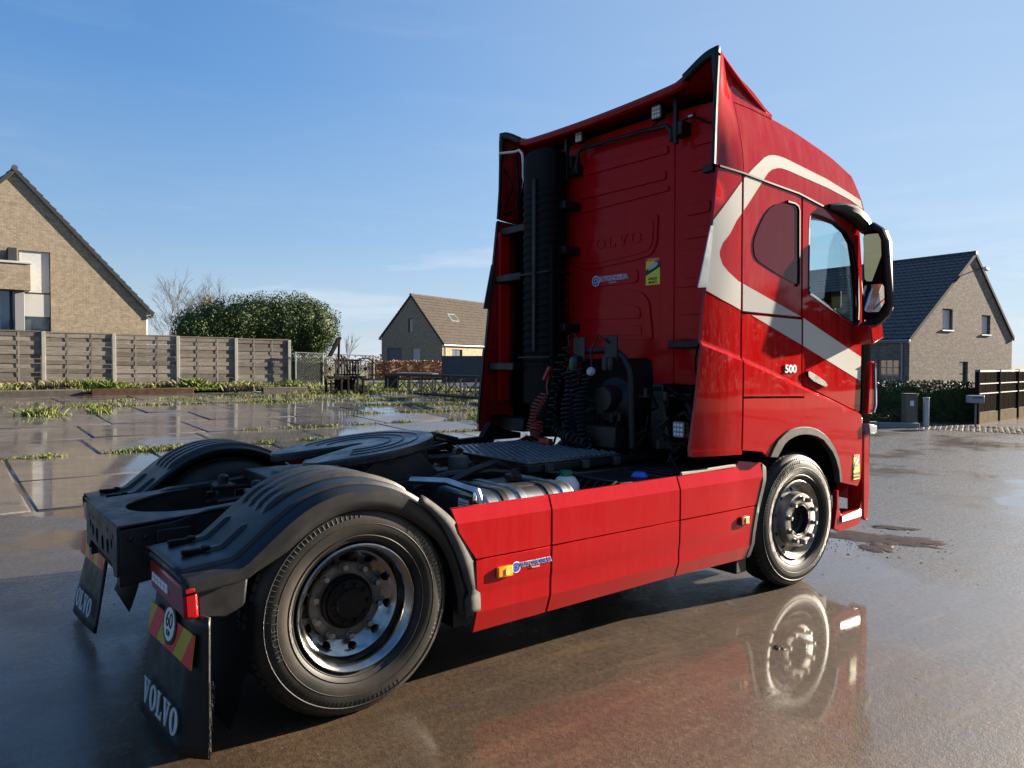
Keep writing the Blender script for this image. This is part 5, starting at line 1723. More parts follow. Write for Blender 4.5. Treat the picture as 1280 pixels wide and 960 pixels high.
def roof_slope(nm, p_eave0, p_eave1, p_top0, p_top1, m, parent, row=.34, tile=.28):
    """tiled slope between an eave line and a ridge line: lapped rows of rolled tiles"""
    e0, e1, t0, t1 = (Vector(q) for q in (p_eave0, p_eave1, p_top0, p_top1))
    nrm = (e1 - e0).cross(t0 - e0).normalized()
    if nrm.z < 0: nrm = -nrm
    rows = max(3, int((t0 - e0).length / row)); cols = max(4, int((e1 - e0).length / tile))
    mb = MB()
    k = cols * 4
    for r in range(rows):
        v0, v1 = r / rows, (r + 1.12) / rows
        vs = []
        for i in range(k + 1):
            u = i / k
            ph = math.sin(2 * PI * i / 4 + .4)
            w = .022 * ph
            a = (e0 + (e1 - e0) * u) * (1 - v0) + (t0 + (t1 - t0) * u) * v0
            b = (e0 + (e1 - e0) * u) * (1 - min(v1, 1)) + (t0 + (t1 - t0) * u) * min(v1, 1)
            vs += [a + nrm * (.015 + w), a + nrm * (.060 + w), b + nrm * (.020 + w)]
        mb.add(vs, [(3 * i + j, 3 * i + 3 + j, 3 * i + 4 + j, 3 * i + 1 + j) for i in range(k) for j in (0, 1)])
    o = mb.build(nm, m, parent, smooth=40, recalc=False)
    return o


def window(root, fr, w, h, m_frame, bars=(1, 1), pane=None, depth=.12, sill=True):
    """recessed window: frame with bars, pane and sill; FR's origin is its lower left corner on the wall"""
    M_ = fr @ Matrix.Translation((w / 2, h / 2, -depth))
    t = .055
    loops = [rect(-w / 2, -h / 2, w / 2, h / 2)]
    nx, ny = bars
    for i in range(nx):
        for j in range(ny):
            x0 = -w / 2 + t + i * (w - t) / nx; x1 = -w / 2 + (i + 1) * (w - t) / nx
            y0 = -h / 2 + t + j * (h - t) / ny; y1 = -h / 2 + (j + 1) * (h - t) / ny
            loops.append(rect(x0, y0, x1, y1))
    f = plate(loops, M_, .05, 'window', m_frame, root)
    plate([rect(-w / 2 + .01, -h / 2 + .01, w / 2 - .01, h / 2 - .01)], M_ @ Matrix.Translation((0, 0, -.02)), .015, 'pane', pane or PANE, f)
    if sill:
        plate([rect(-w / 2 - .06, -h / 2 - .07, w / 2 + .06, -h / 2 - .004)], fr @ Matrix.Translation((w / 2, h / 2, .06)), .17, 'sill', ZINC, f)
    return f


def rect(x0, y0, x1, y1):
    return [(x0, y0), (x1, y0), (x1, y1), (x0, y1)]


def house(name, A, ang, w, ridge_x, zl, zr, ztop, depth, zb, brick, tile, trim, holes=(), side_holes_l=(), side_holes_r=(), over=.22):
    h = empty(name, (A[0], A[1], 0), ang)
    gf = frame((0, 0, 0), (1, 0, 0), (0, 0, 1), (0, -1, 0))
    gable = [(0, zb), (w, zb), (w, zr), (ridge_x, ztop), (0, zl)]
    plate([gable] + [rect(*q) for q in holes], gf, .30, 'gable_wall', brick, h)
    plate([gable], gf @ Matrix.Translation((0, 0, -depth + .3)), .30, 'gable_wall', brick, h)
    lf = frame((0, 0, 0), (0, -1, 0), (0, 0, 1), (-1, 0, 0))      # left wall, seen from -x: right of it is -y
    rf_ = frame((w, 0, 0), (0, 1, 0), (0, 0, 1), (1, 0, 0))
    plate([rect(-depth + .302, zb, -.302, zl)] + [rect(*q) for q in side_holes_l], lf, .29, 'side_wall', brick, h)
    plate([rect(.302, zb, depth - .302, zr)] + [rect(*q) for q in side_holes_r], rf_, .29, 'side_wall', brick, h)
    sl, sr = (ztop - zl) / ridge_x, (ztop - zr) / (w - ridge_x)
    o = over
    roof_l = roof_slope('roof_slope', (-o, -.07, zl - sl * o + .12), (-o, depth + .16, zl - sl * o + .12), (ridge_x, -.07, ztop + .12), (ridge_x, depth + .16, ztop + .12), tile, h)
    roof_r = roof_slope('roof_slope', (w + o, depth + .16, zr - sr * o + .12), (w + o, -.07, zr - sr * o + .12), (ridge_x, depth + .16, ztop + .12), (ridge_x, -.07, ztop + .12), tile, h)
    rd = MB()
    for i in range(int(depth / .36)):
        y = -.12 + i * .36
        rd.tube([(ridge_x, y, ztop + .13), (ridge_x, y + .38, ztop + .14)], [.12, .105], 8)
    tag(rd.build('ridge_tiles', tile, h, recalc=False), kind='stuff')
    # verge boards along the gable
    for (x0, z0, x1, z1) in ((-o, zl - sl * o, ridge_x, ztop), (w + o, zr - sr * o, ridge_x, ztop)):
        MB().prism([(x0, z0 - .06), (x1, z1 - .06), (x1, z1 + .17), (x0, z0 + .17)], 'y', -.09, -.012).build('verge_board', trim, h, .01)
    # gutters and a downpipe
    MB().tube([(-o - .02, -.1, zl - sl * o + .02), (-o - .02, depth, zl - sl * o + .02)], .07, 8).build('gutter', ZINC, h)
    MB().tube([(w + o + .02, -.1, zr - sr * o + .02), (w + o + .02, depth, zr - sr * o + .02)], .07, 8).build('gutter', ZINC, h)
    for p0 in (((-o, .35, zl - sl * o), (-.07, .35, zl - .35), (-.07, .35, zb)), ((w + o, .35, zr - sr * o), (w + .07, .35, zr - .35), (w + .07, .35, zb))):
        MB().tube(p0, .045, 8).build('downpipe', ZINC, h)
    return h, gf, lf, rf_


def at(fr, x, y, d=0.0):
    return fr @ Matrix.Translation((x, y, d))


# --- house on the left, gable towards the yard
hl, gf, lf, rf_ = house('gable_house', (-3.6, 32.0), 0.0, 9.66, 4.83, 4.10, 4.10, 9.42, 10.0, .6, BR_L, TILE_D, TRIM_D,
                        holes=[(4.92, 2.0, 6.02, 6.27)], over=.30)
tag(hl, 'tan brick house whose tall gable rises behind the slatted garden fence', 'house')
wl2 = window(hl, at(gf, 4.92, 2.0), 1.10, 4.27, TRIM_D, (1, 1), sill=False)
bl = MB()
for i in range(34):
    z = 6.25 - i * .049
    bl.box((5.47, .075, z - .024), (1.04, .022, .045))
bl.build('roller_shutter', BLIND, hl, recalc=False)
MB().span((4.95, .05, 3.60), (5.99, .13, 4.52)).build('pale_panel', mat('pale_panel', (.40, .40, .38), .5), hl)
MB().span((4.95, .045, 4.52), (5.99, .14, 4.57)).build('window_rail', TRIM_D, hl)
# brick balcony box with coping, its column and the glazing under it
MB().span((-.5, -1.0, 4.58), (5.24, -.002, 5.62)).build('balcony', BR_L, hl, .01)
MB().span((-.55, -1.05, 5.62), (5.28, .0, 5.70)).build('balcony_coping', TRIM_W, hl, .01)
MB().span((4.50, -.75, 5.70), (4.82, -.02, 6.26)).build('chimney_pot', TRIM_D, hl, .02)
MB().span((4.72, -.6, .7), (5.05, -.2, 4.578)).build('column', mat('column_grey', (.22, .22, .23), .6), hl, .01)
wf = MB().span((1.0, -.5, .7), (4.715, -.42, 4.578)).build('glazing_panel', mat('blue_pane', (.08, .13, .20), .08, coat=1), hl)
MB().span((4.56, -.53, .7), (4.66, -.41, 4.57)).build('mullion', TRIM_D, wf)
MB().span((2.8, -.53, .7), (2.9, -.41, 4.57)).build('mullion', TRIM_D, wf)

# --- house in the middle distance
am = math.atan2(-.935, .353)
hm, gf, lf, rf_ = house('brown_roofed_house', (30.82, 56.69), am, 6.87, 3.44, 4.18, 3.57, 7.70, 13.0, .5, BR_M, TILE_B, TRIM_D,
                        holes=[(.66, 1.0, 2.34, 3.15), (3.07, 4.47, 3.62, 5.74), (3.52, .9, 4.42, 3.12)], side_holes_r=[(1.40, .9, 2.97, 3.0), (7, 1.3, 8.4, 2.8)])
tag(hm, 'small yellow brick house with a brown tiled roof and a skylight, beyond the beech hedge', 'house')
f_ = plate([rect(.66, 1.0, 2.34, 3.15)], at(gf, 0, 0, -.12), .05, 'garage_door', mat('slate_door', (.10, .11, .13), .5), hm)
window(hm, at(gf, 3.07, 4.47), .55, 1.27, TRIM_D, (1, 1))
window(hm, at(gf, 3.52, .9), .90, 2.22, TRIM_W, (1, 1), pane=BLIND)
window(hm, at(rf_, 1.40, .9), 1.57, 2.10, TRIM_D, (2, 1))
window(hm, at(rf_, 7, 1.3), 1.4, 1.5, TRIM_D, (2, 1))
slr = math.atan2(7.70 - 3.57, 6.87 - 3.44)
skx = 5.05
skz = 7.70 - (skx - 3.44) * math.tan(slr) + .22
skf = frame((skx, 3.55, skz), (0, 1, 0), (-math.cos(slr), 0, math.sin(slr)), (math.sin(slr), 0, math.cos(slr)))
sk_ = plate([rect(0, -.45, 1.15, .45), rect(.08, -.37, 1.07, .37)], skf, .1, 'skylight', ZINC, hm)
plate([rect(.07, -.38, 1.08, .38)], skf @ Matrix.Translation((0, 0, -.03)), .03, 'pane', PANE, sk_)

# --- house on the right
ar = math.atan2(-.0872, .9962)
hr, gf, lf, rf_ = house('dark_roofed_house', (37.7, 13.33), ar, 10.84, 6.36, 2.97, 3.27, 7.72, 13.0, .0, BR_R, TILE_D, TRIM_D,
                        holes=[(3.10, 3.54, 4.15, 4.66), (7.25, 3.39, 8.24, 4.47), (4.91, .5, 5.83, 1.85)], side_holes_l=[(-1.66, .70, -.56, 1.95), (-5.4, .7, -3.6, 1.95)], over=.12)
tag(hr, 'brown mixed-brick house with a dark tiled roof, lit gable standing behind the evergreen hedge', 'house')
window(hr, at(gf, 3.10, 3.54), 1.05, 1.12, TRIM_D, (1, 1), pane=BLIND)
window(hr, at(gf, 7.25, 3.39), .99, 1.08, TRIM_D, (1, 1), pane=BLIND)
window(hr, at(gf, 4.91, .5), .92, 1.35, TRIM_D, (1, 2))
window(hr, at(lf, -1.66, .70), 1.10, 1.25, TRIM_W, (3, 3))
window(hr, at(lf, -5.4, .70), 1.8, 1.25, TRIM_W, (4, 3))
MB().tube([(6.65, -.02, 6.95), (6.60, -.35, 7.0)], .03, 6).build('lamp_arm', TRIM_D, hr)
MB().box((6.72, -.42, 6.95), (.34, .20, .14), Matrix.Rotation(.3, 3, 'Y')).build('flood_lamp', WHITE, hr, .03)
MB().span((-.10, -.0, 2.80), (-.02, 12, 2.93)).build('eaves_board', TRIM_W, hr)
# --- low outbuilding at the far right
ho, gf, lf, rf_ = house('outbuilding', (50.5, 13.2), math.atan2(.45, .89), 5.0, 2.5, 1.45, 1.45, 2.85, 12.0, .0, BR_R, TILE_D, TRIM_D)
tag(ho, 'low outbuilding with a dark tiled roof beside the brown mixed-brick house', 'outbuilding')

# --- slatted garden fence
WOOD = mat('weathered_wood', (.125, .108, .090), .85, spec=.15, col2=(.21, .185, .16), vscale=3, stretch=(1.2, 6, 14), bump=.2, rnd=.28)
CONC = mat('pale_concrete', (.30, .29, .265), .85, spec=.15, col2=(.24, .24, .21), vscale=5)
fence = empty('slatted_fence', (0, 23.5, 0))
tag(fence, 'weathered wooden slat fence between pale concrete posts along the back of the yard', 'fence')
post_me = MB().box((0, 0, .93), (.11, .12, 1.90)).mesh('post', CONC, 30)
slat_me = MB().box((0, 0, 0), (1.86, .016, .138)).mesh('slat', WOOD, 30)
cap_me = MB().box((0, 0, 0), (1.87, .07, .035)).mesh('cap_rail', WOOD, 30)
bat_me = MB().box((0, 0, .86), (.05, .006, 1.66)).mesh('batten', WOOD, 30)
xs_ = [1.27 + 2.0 * k for k in range(-4, 5)]
for k, x in enumerate(xs_):
    zb = .92 - .013 * x
    o = put('post', post_me, fence, .008); o.location = (x, 0, zb - .10)
    if k == len(xs_) - 1:
        continue
    for i in range(12):
        o = put('slat', slat_me, fence)
        o.location = (x + 1.0, -.009 if i % 2 else .009, zb + .10 + .142 * i + random.uniform(-.006, .006))
        o.rotation_euler = (random.uniform(-.05, .05), R(random.uniform(-.35, .35)), 0)
    o = put('cap_rail', cap_me, fence); o.location = (x + 1.0, 0, zb + 1.755)
    for dx in (.66, 1.34):
        o = put('batten', bat_me, fence); o.location = (x + dx, -.0205, zb + .05)

# --- rusty beams edging the yard
RUST = mat('rusty_steel', (.045, .026, .017), .8, spec=.1, col2=(.085, .05, .032), vscale=9, bump=.3)
DKW = mat('dark_timber', (.04, .035, .03), .8, col2=(.08, .06, .05), vscale=8, bump=.3)
for i, (x0, x1, y, m_, lb) in enumerate(((-9.0, 2.15, 22.05, DKW, 'long dark timber beam lying along the weedy edge of the yard'),
                                         (2.35, 5.35, 21.9, RUST, 'shorter rust-brown steel beam lying between the dark timber and the grass clump'),
                                         (7.6, 9.2, 21.7, DKW, 'short dark beam end lying left of the rusty machine'))):
    zz = G((x0 + x1) / 2, y)
    b_ = MB().prism([(y - .10, zz - .1), (y + .10, zz - .1), (y + .10, zz + .20), (y + .06, zz + .22), (y - .09, zz + .20)], 'x', x0, x1).build('edging_beam', m_, None, .015)
    tag(b_, lb, 'beam', 'beams along the edge of the yard')

# --- grass
GRA = mat('grass_blades', (.075, .12, .018), .6, spec=.2, col2=(.14, .15, .035), vscale=1.4, lo=.3, hi=.7)
DRY = mat('dry_grass', (.16, .125, .055), .7, col2=(.10, .09, .035), vscale=1.6)


def blades(mb, x, y, z, h, lean=.5):
    a = random.uniform(0, 2 * PI)
    w = h * random.uniform(.05, .09) + .004
    dx, dy = math.cos(a) * w, math.sin(a) * w
    lx, ly = random.gauss(0, lean) * h, random.gauss(0, lean) * h
    mb.add([(x - dx, y - dy, z), (x + dx, y + dy, z), (x + lx * .4 + dx * .6, y + ly * .4 + dy * .6, z + h * .6), (x + lx, y + ly, z + h)], [(0, 1, 2), (0, 2, 3)])


rg = random.Random(11)
g1, g2, g3 = MB(), MB(), MB()
for i in range(26000):
    x = rg.uniform(-8, 17); y = 22.15 + abs(rg.gauss(0, 1.4)) if x < 9.4 else rg.uniform(21.5, 27)
    if y > 23.4 and x < 9.3: y = rg.uniform(22.15, 23.4)
    n_ = mnoise.noise((x * .9, y * .9, 0))
    if n_ < (-.12 if x > 9.4 else -.3): continue
    h = rg.uniform(.05, .13) * (1 + max(0, n_) * 1.6) * (1.9 if y > 22.5 and x < 9.4 else 1)
    random.seed(i)
    blades(g2 if mnoise.noise((x * .5 + 9, y * .7, 3)) > .16 else g1, x, y, GF(x, y) + .09, h)
# tufts on the verge
for tx, ty, n_, hh in ((2.70, 22.9, 420, .42), (1.0, 22.8, 200, .25), (-.6, 22.8, 300, .3), (.0, 22.6, 220, .3), (6.9, 22.3, 420, .26), (7.6, 22.2, 300, .25)):
    random.seed(int(tx * 100))
    for i in range(n_):
        x, y = tx + random.gauss(0, .22), ty + random.gauss(0, .15)
        blades(g2 if tx > 6 or (i % 3 == 0 and tx < 0) else g1, x, y, GF(x, y) + .08, hh * random.uniform(.5, 1.0), .35)
# weeds in the joints between the slabs and over mud patches
spots = []
def joint_line(x0, y0, x1, y1, n_, s=.05, h=.07):
    h *= .7
    for i in range(int(n_ * 1.5)):
        t = rg.random()
        x, y = x0 + (x1 - x0) * t, y0 + (y1 - y0) * t
        if mnoise.noise((x * 1.3, y * 1.3, 5)) < -.05: continue
        random.seed(int(rg.random() * 1e9))
        x += random.gauss(0, s); y += random.gauss(0, s)
        blades(g1 if rg.random() < .8 else g2, x, y, G(x, y) + .02, h * random.uniform(.5, 1.3))


JL = [(-3.6, 9.15, 1.6, 9.15, 1500, .10, .07), (1.2, 9.2, 2.0, 9.2, 500, .10, .10), (-3.2, 15.15, 1.3, 15.15, 1400, .12, .09), (-4, 13.1, -1.0, 12.6, 900, .16, .14), (3.2, 9.2, 5.2, 9.1, 1100, .09, .07),
      (-1.0, 17.2, 2.4, 17.2, 900, .18, .10), (2.4, 17.2, 5.0, 17.15, 500, .1, .08), (5.5, 17.2, 9.5, 17.1, 1300, .2, .10), (6, 19.2, 11, 19.1, 1700, .25, .12), (7.0, 11.15, 12, 11.1, 1800, .09, .07),
      (5.3, 9.15, 8.6, 9.1, 1100, .08, .06), (8.3, 9.0, 10.5, 13.2, 1500, .10, .07), (7.0, 13.2, 12.5, 13.1, 1500, .12, .08), (7.5, 15.2, 13, 15.1, 1700, .18, .10), (8.5, 17.1, 14, 17.1, 1500, .25, .11),
      (4.2, 7.15, 8.5, 7.1, 700, .06, .05), (6.2, 5.1, 9.5, 5.1, 500, .06, .05), (3.5, 11.15, 6.5, 11.1, 600, .07, .06), (1.6, 15.1, 1.6, 16.6, 300, .12, .16), (.2, 15.3, .6, 15.9, 400, .15, .22), (9, 21, 16, 20.4, 2600, .5, .14), (2.0, 19.1, 6, 19.1, 700, .2, .08)]
for a in JL:
    joint_line(*a)
tag(g1.build('green_grass', GRA, recalc=False, smooth=0), kind='stuff')
tag(g2.build('dry_grass', DRY, recalc=False, smooth=0), kind='stuff')

# --- leafy things
LEAF_D = mat('evergreen_leaf', (.030, .055, .016), .6, spec=.25, col2=(.075, .105, .030), vscale=9, lo=.35, hi=.7)
LEAF_H = mat('hedge_leaf', (.022, .042, .014), .6, spec=.25, col2=(.055, .075, .022), vscale=8)
LEAF_P = mat('pale_leaf', (.10, .11, .045), .8, spec=.1, col2=(.10, .13, .05), vscale=8)
LEAF_B = mat('beech_leaf', (.17, .075, .035), .7, col2=(.27, .13, .06), vscale=7)
BARK = mat('bark', (.13, .11, .085), .9, col2=(.07, .06, .05), vscale=10)
TWIG = mat('twig_bark', (.09, .076, .062), .9, spec=.1, col2=(.06, .05, .042), vscale=6)


def leaf(mb, c, s, rng_, up_bias=.3):
    n_ = Vector((rng_.gauss(0, 1), rng_.gauss(0, 1), rng_.gauss(up_bias, 1))).normalized()
    a = n_.orthogonal().normalized()
    a = Matrix.Rotation(rng_.uniform(0, 2 * PI), 3, n_) @ a
    b = n_.cross(a)
    c = Vector(c)
    mb.add([c - a * s, c + b * s * .45 + n_ * s * .1, c + a * s, c - b * s * .45 + n_ * s * .1], [(0, 1, 2), (0, 2, 3)])


def crown(mb, lobes, n_, s, seed, thr=-.25):
    """leaves through the volume of several ellipsoid lobes, thinned by noise so that gaps and clumps show"""
    rn = random.Random(seed)
    vol = [l[3] * l[4] * l[5] for l in lobes]
    tot = sum(vol)
    k = 0
    while k < n_:
        r_ = rn.uniform(0, tot); i = 0
        while r_ > vol[i]: r_ -= vol[i]; i += 1
        l = lobes[i]
        d = Vector((rn.gauss(0, 1), rn.gauss(0, 1), rn.gauss(0, 1))).normalized()
        rr = rn.random() ** .28
        bump = 1 + .22 * mnoise.noise((d.x * 2.5 + l[0], d.y * 2.5 + l[1], d.z * 2.5))
        p = Vector((l[0] + d.x * l[3] * rr * bump, l[1] + d.y * l[4] * rr * bump, l[2] + d.z * l[5] * rr * bump))
        k += 1
        if mnoise.noise((p.x * 1.7, p.y * 1.7, p.z * 1.7 + seed)) < thr: continue
        leaf(mb, p, s * rn.uniform(.6, 1.25), rn)


# broad clipped evergreen behind the fence
et = empty('evergreen_tree', (11.3, 27.0, .8))
tag(et, 'broad clipped evergreen tree with a rounded end, rising over the fence', 'tree')
mb = MB()
lobes = [(-4.5, 0, 2.1, .95, 1.1, 1.05), (-3.7, .1, 2.3, 1.0, 1.1, 1.25), (-2.8, 0, 2.45, 1.05, 1.2, 1.25), (-1.9, .1, 2.5, 1.05, 1.2, 1.32), (-1.0, 0, 2.55, 1.05, 1.2, 1.3),
         (-.1, .1, 2.6, 1.1, 1.2, 1.35), (.55, 0, 2.45, 1.05, 1.2, 1.25), (-4.4, 0, 1.4, .8, 1.0, .8), (-3.0, 0, 1.4, 1.0, 1.0, .8), (-1.3, 0, 1.5, 1.0, 1.0, .8), (.4, 0, 1.95, 1.0, 1.1, .85)]
crown(mb, lobes, 62000, .050, 4, -.5)
mb.build('crown', LEAF_D, et, recalc=False, smooth=0)
for l in lobes:
    pass
mb = MB()
for l in lobes:
    mb.lathe([(.01 + l[3] * .74 * math.sin(PI * q / 8), -l[5] * .74 * math.cos(PI * q / 8)) for q in range(9)], 12, Matrix.Translation((l[0], l[1], l[2])))
tag(mb.build('inner_twigs', LEAF_H, et, recalc=False), kind='stuff')
MB().tube([(0, 0, -.3), (.03, 0, .8), (.0, .05, 1.8), (-.2, 0, 2.8)], [.13, .11, .09, .05], 8).build('trunk', BARK, et)
MB().tube([(0, 0, 1.2), (-1.2, .1, 2.2), (-3.2, 0, 2.7)], [.08, .06, .03], 6).build('limb', BARK, et)
MB().tube([(-4.0, 0, -.3), (-4.0, 0, .9), (-3.8, 0, 2.2)], [.10, .09, .05], 8).build('trunk', BARK, et)


def bare_tree(name, loc, height, spread, seed, levels=5, label='', r0=None):
    t = empty(name, loc)
    tag(t, label, 'tree')
    rn = random.Random(seed)
    trunk, cr_ = MB(), MB()
    r0 = r0 or height * .018

    def grow(p, d, ln, r, lv, mbx):
        pts = [p]; rs = [r]
        q = p.copy(); dd = d.copy()
        for i in range(3):
            dd = (dd + Vector((rn.gauss(0, .10), rn.gauss(0, .10), .05))).normalized()
            q = q + dd * ln / 3
            pts.append(q.copy()); rs.append(r * (1 - .14 * (i + 1)))
        mbx.tube(pts, rs, 6 if lv < 2 else (4 if lv < 4 else 3), cap=False)
        if lv >= levels: return
        k = rn.choice((3, 3, 4)) if lv else 5
        for i in range(k):
            ax = dd.orthogonal().normalized()
            ax = Matrix.Rotation(rn.uniform(0, 2 * PI), 3, dd) @ ax
            nd = (Matrix.Rotation(rn.uniform(.18, .55) * spread, 3, ax) @ dd)
            nd.z = abs(nd.z) * .8 + .12
            grow(pts[-1] if i < 2 else pts[2], nd.normalized(), ln * rn.uniform(.60, .84), max(.007, rs[-1] * rn.uniform(.50, .68)), lv + 1, cr_)
    grow(Vector((0, 0, 0)), Vector((rn.gauss(0, .05), 0, 1)).normalized(), height * .30, r0, 0, trunk)
    trunk.build('trunk', BARK, t, recalc=False)
    cr_.build('crown', TWIG, t, recalc=False)
    return t


bare_tree('bare_tree', (10.0, 46.0, .7), 6.9, 1.0, 3, 5, 'leafless tree with a fan of thin branches nearest the tall tan gable')
bare_tree('bare_tree', (12.1, 47.5, .7), 6.8, 1.0, 8, 5, 'leafless tree half hidden by the left end of the clipped evergreen')
bare_tree('bare_tree', (14.3, 48.5, .7), 7.9, .85, 15, 5, 'leafless slim-branched tree standing straight behind the clipped evergreen')
bare_tree('bare_sapling', (13.75, 28.2, .7), 3.3, .45, 21, 3, 'thin leafless sapling rising behind the wire fence', .025)

# --- wire mesh fence right of the wooden one
cl = empty('wire_fence', (9.4, 23.3, 0))
tag(cl, 'galvanised wire mesh fence on thin steel posts right of the slatted fence', 'fence')
GALV = mat('galvanised', (.16, .17, .175), .6, metal=.2)
for x in (.05, 1.15, 3.35):
    MB().tube([(x, 0, .5), (x, 0, 2.12 - .03 * x)], .026, 8).build('post', GALV, cl)
MB().tube([(0, 0, 2.10), (3.4, 0, 2.0)], .02, 8).build('top_rail', GALV, cl)
mb = MB()
k = 0
for i in range(-14, 34):
    for sgn in (1, -1):
        x0 = i * .10
        pts = [(x0 + (sgn * h * .9 if sgn > 0 else (1.35 - h) * .9), 0, .72 + h) for h in (0, 1.33)]
        a, b = pts
        # clip to the panel
        def clipx(a, b):
            (xa, _, za), (xb, _, zb2) = a, b
            ts = []
            t0, t1 = 0, 1
            dx = xb - xa
            if abs(dx) < 1e-9: return None
            ta, tb = (0.05 - xa) / dx, (3.35 - xa) / dx
            lo_, hi_ = max(0, min(ta, tb)), min(1, max(ta, tb))
            if hi_ <= lo_: return None
            f = lambda t: (xa + dx * t, .002 * sgn, za + (zb2 - za) * t)
            return f(lo_), f(hi_)
        c_ = clipx(a, b)
        if c_: mb.tube(c_, .0022, 3, cap=False)
tag(mb.build('wire_mesh', GALV, cl, recalc=False), kind='stuff')


def hedge(name, p0, p1, w, z0, z1, n_, s, m, seed, label, cat='hedge', top_m=None):
    """clipped hedge between two points: leaves through a long block, stems inside"""
    p0, p1 = Vector(p0), Vector(p1)
    h = empty(name, (p0.x, p0.y, 0), math.atan2((p1 - p0).y, (p1 - p0).x))
    tag(h, label, cat)
    L_ = (p1 - p0).length
    rn = random.Random(seed)
    mb = MB()
    mt = MB()
    for i in range(n_):
        x = rn.uniform(0, L_)
        u, v = rn.uniform(-1, 1), rn.uniform(0, 1)
        e_ = max(abs(u), v)
        if e_ < .55 and rn.random() < .6:
            u /= max(e_, .1)
            u = max(-1, min(1, u))
        bump = .14 * mnoise.noise((x * 1.2, u * 2, v * 2 + seed)) + .05 * mnoise.noise((x * 4, u * 4, seed))
        p = (x, u * w / 2 * (1 + bump), z0 + (z1 - z0) * v * (1 + bump * .5))
        if mnoise.noise((x * 2.3, u * 2, v * 3 + seed)) < -.34: continue
        leaf(mt if top_m and v > .93 and rn.random() < .3 else mb, p, s * rn.uniform(.6, 1.3), rn)
    mb.build('foliage', m, h, recalc=False, smooth=0)
    def core(u, v):
        a = PI * v
        x = .1 + (L_ - .2) * u
        b = 1 + .2 * mnoise.noise((x * 1.5, v * 3, seed))
        ca = max(-1, min(1, math.cos(a) * 1.35)); sa = min(1, math.sin(a) * 1.6)
        return (x, -ca * w * .40 * b, z0 - .05 + (z1 - z0) * .84 * sa * b)
    MB().grid(core, int(L_ * 5), 12).build('inner_twigs', m, h)
    if top_m: mt.build('sunlit_top_leaves', top_m, h, recalc=False, smooth=0)  # paler leaves, the hedge's lit top put into their colour
    for i in range(int(L_ / .5) + 1):
        MB().tube([(i * .5, 0, z0 - .1), (i * .5 + .05, .03, z0 + (z1 - z0) * .5), (i * .5, 0, z1 * .9 + z0 * .1)], [.03, .025, .01], 5).build('stem', BARK, h)
    return h


hedge('garden_hedge', (9.6, 25.6), (11.6, 25.2), .8, .7, 1.95, 3800, .06, LEAF_H, 5, 'low dark hedge seen through the wire fence')
hedge('beech_hedge', (23.8, 45.5), (31.5, 44.5), .8, .7, 1.95, 7000, .085, LEAF_B, 6, 'russet beech hedge in front of the brown-roofed house')
hedge('laurel_hedge', (16.0, 9.9), (22.7, 4.75), .9, .0, 1.17, 26000, .045, LEAF_H, 7, 'long dark evergreen hedge in front of the dark-roofed house', top_m=LEAF_P)
hedge('low_shrub', (17.2, 7.6), (19.2, 5.55), .7, .0, .30, 6000, .035, LEAF_H, 8, 'knee-high strip of shrub at the kerb below the long evergreen hedge', 'shrub')
for i in range(8):
    a = (14 + 5.2 * i, 66 - 4.5 * i)
# far hedgerow
mb = MB()
rn = random.Random(5)
for i in range(9000):
    x = rn.uniform(20, 150)
    base = 186 - .75 * x
    hgt = 2.8 + 2.2 * mnoise.noise((x * .12, 0, 1)) + 1.3 * mnoise.noise((x * .5, 0, 7))
    leaf(mb, (x, base + rn.gauss(0, 2), .3 + rn.random() ** .7 * max(.6, hgt)), rn.uniform(.15, .4), rn)
tag(mb.build('far_hedgerow', mat('far_twigs', (.10, .085, .07), .9, col2=(.15, .13, .11), vscale=.5), recalc=False, smooth=0), kind='stuff')
# row of trees across the road on the driver's side, mirrored in the paint of the cab
mb = MB()
rn = random.Random(6)
for i in range(9000):
    x = rn.uniform(-25, 75)
    hgt = 6.5 + 2.2 * mnoise.noise((x * .18, 0, 2)) + 1.4 * mnoise.noise((x * .7, 0, 5))
    leaf(mb, (x, -31 + rn.gauss(0, 1.2), rn.random() ** .8 * hgt), rn.uniform(.3, .75), rn)
tag(mb.build('tree_belt', LEAF_H, recalc=False, smooth=0), kind='stuff')
# distant wet lane between the hedges
mb = MB()
cx, cy = 20.0, 38.0
rx, ry = .79, -.613
fx, fy = .613, .79
mb.grid(lambda u, v: (cx + rx * (-14 + 34 * u) + fx * (-6 + 13 * v), cy + ry * (-14 + 34 * u) + fy * (-6 + 13 * v), GF(cx + rx * (-14 + 34 * u) + fx * (-6 + 13 * v), cy + ry * (-14 + 34 * u) + fy * (-6 + 13 * v)) + .02), 34, 13)
tag(mb.build('lane', ROADM), kind='structure')

# --- rusty machine by the wire fence
mc = empty('rusty_machine', (9.20, 20.0, 0.0))
tag(mc, 'rusty farm implement with spoked wheels and an upright arm, before the wire fence', 'farm machine')
z0 = .47
OLD = mat('old_iron', (.008, .007, .0065), .8, spec=.1, col2=(.022, .015, .011), vscale=10, bump=.3)
OLDP = mat('old_grey_wood', (.040, .037, .033), .85, spec=.1, col2=(.022, .02, .018), vscale=12)
for x in (.12, .48, .74, .98, 1.32):
    for y in (-.22, .22):
        MB().box((x, y, z0 + .36), (.075, .07, .74)).build('leg', OLD, mc, .008)
    MB().span((x - .07, -.30, z0 - .02), (x + .07, -.10, z0 + .06)).build('foot', OLD, mc, .01)
for y in (-.22, .22):
    MB().span((.05, y - .04, z0 + .68), (1.42, y + .04, z0 + .77)).build('bench_rail', OLD, mc, .008)
for i in range(9):
    MB().box((.30 + i * .105, -.20, z0 + 1.06), (.055, .03, .60)).build('rack_slat', OLDP, mc, .004)
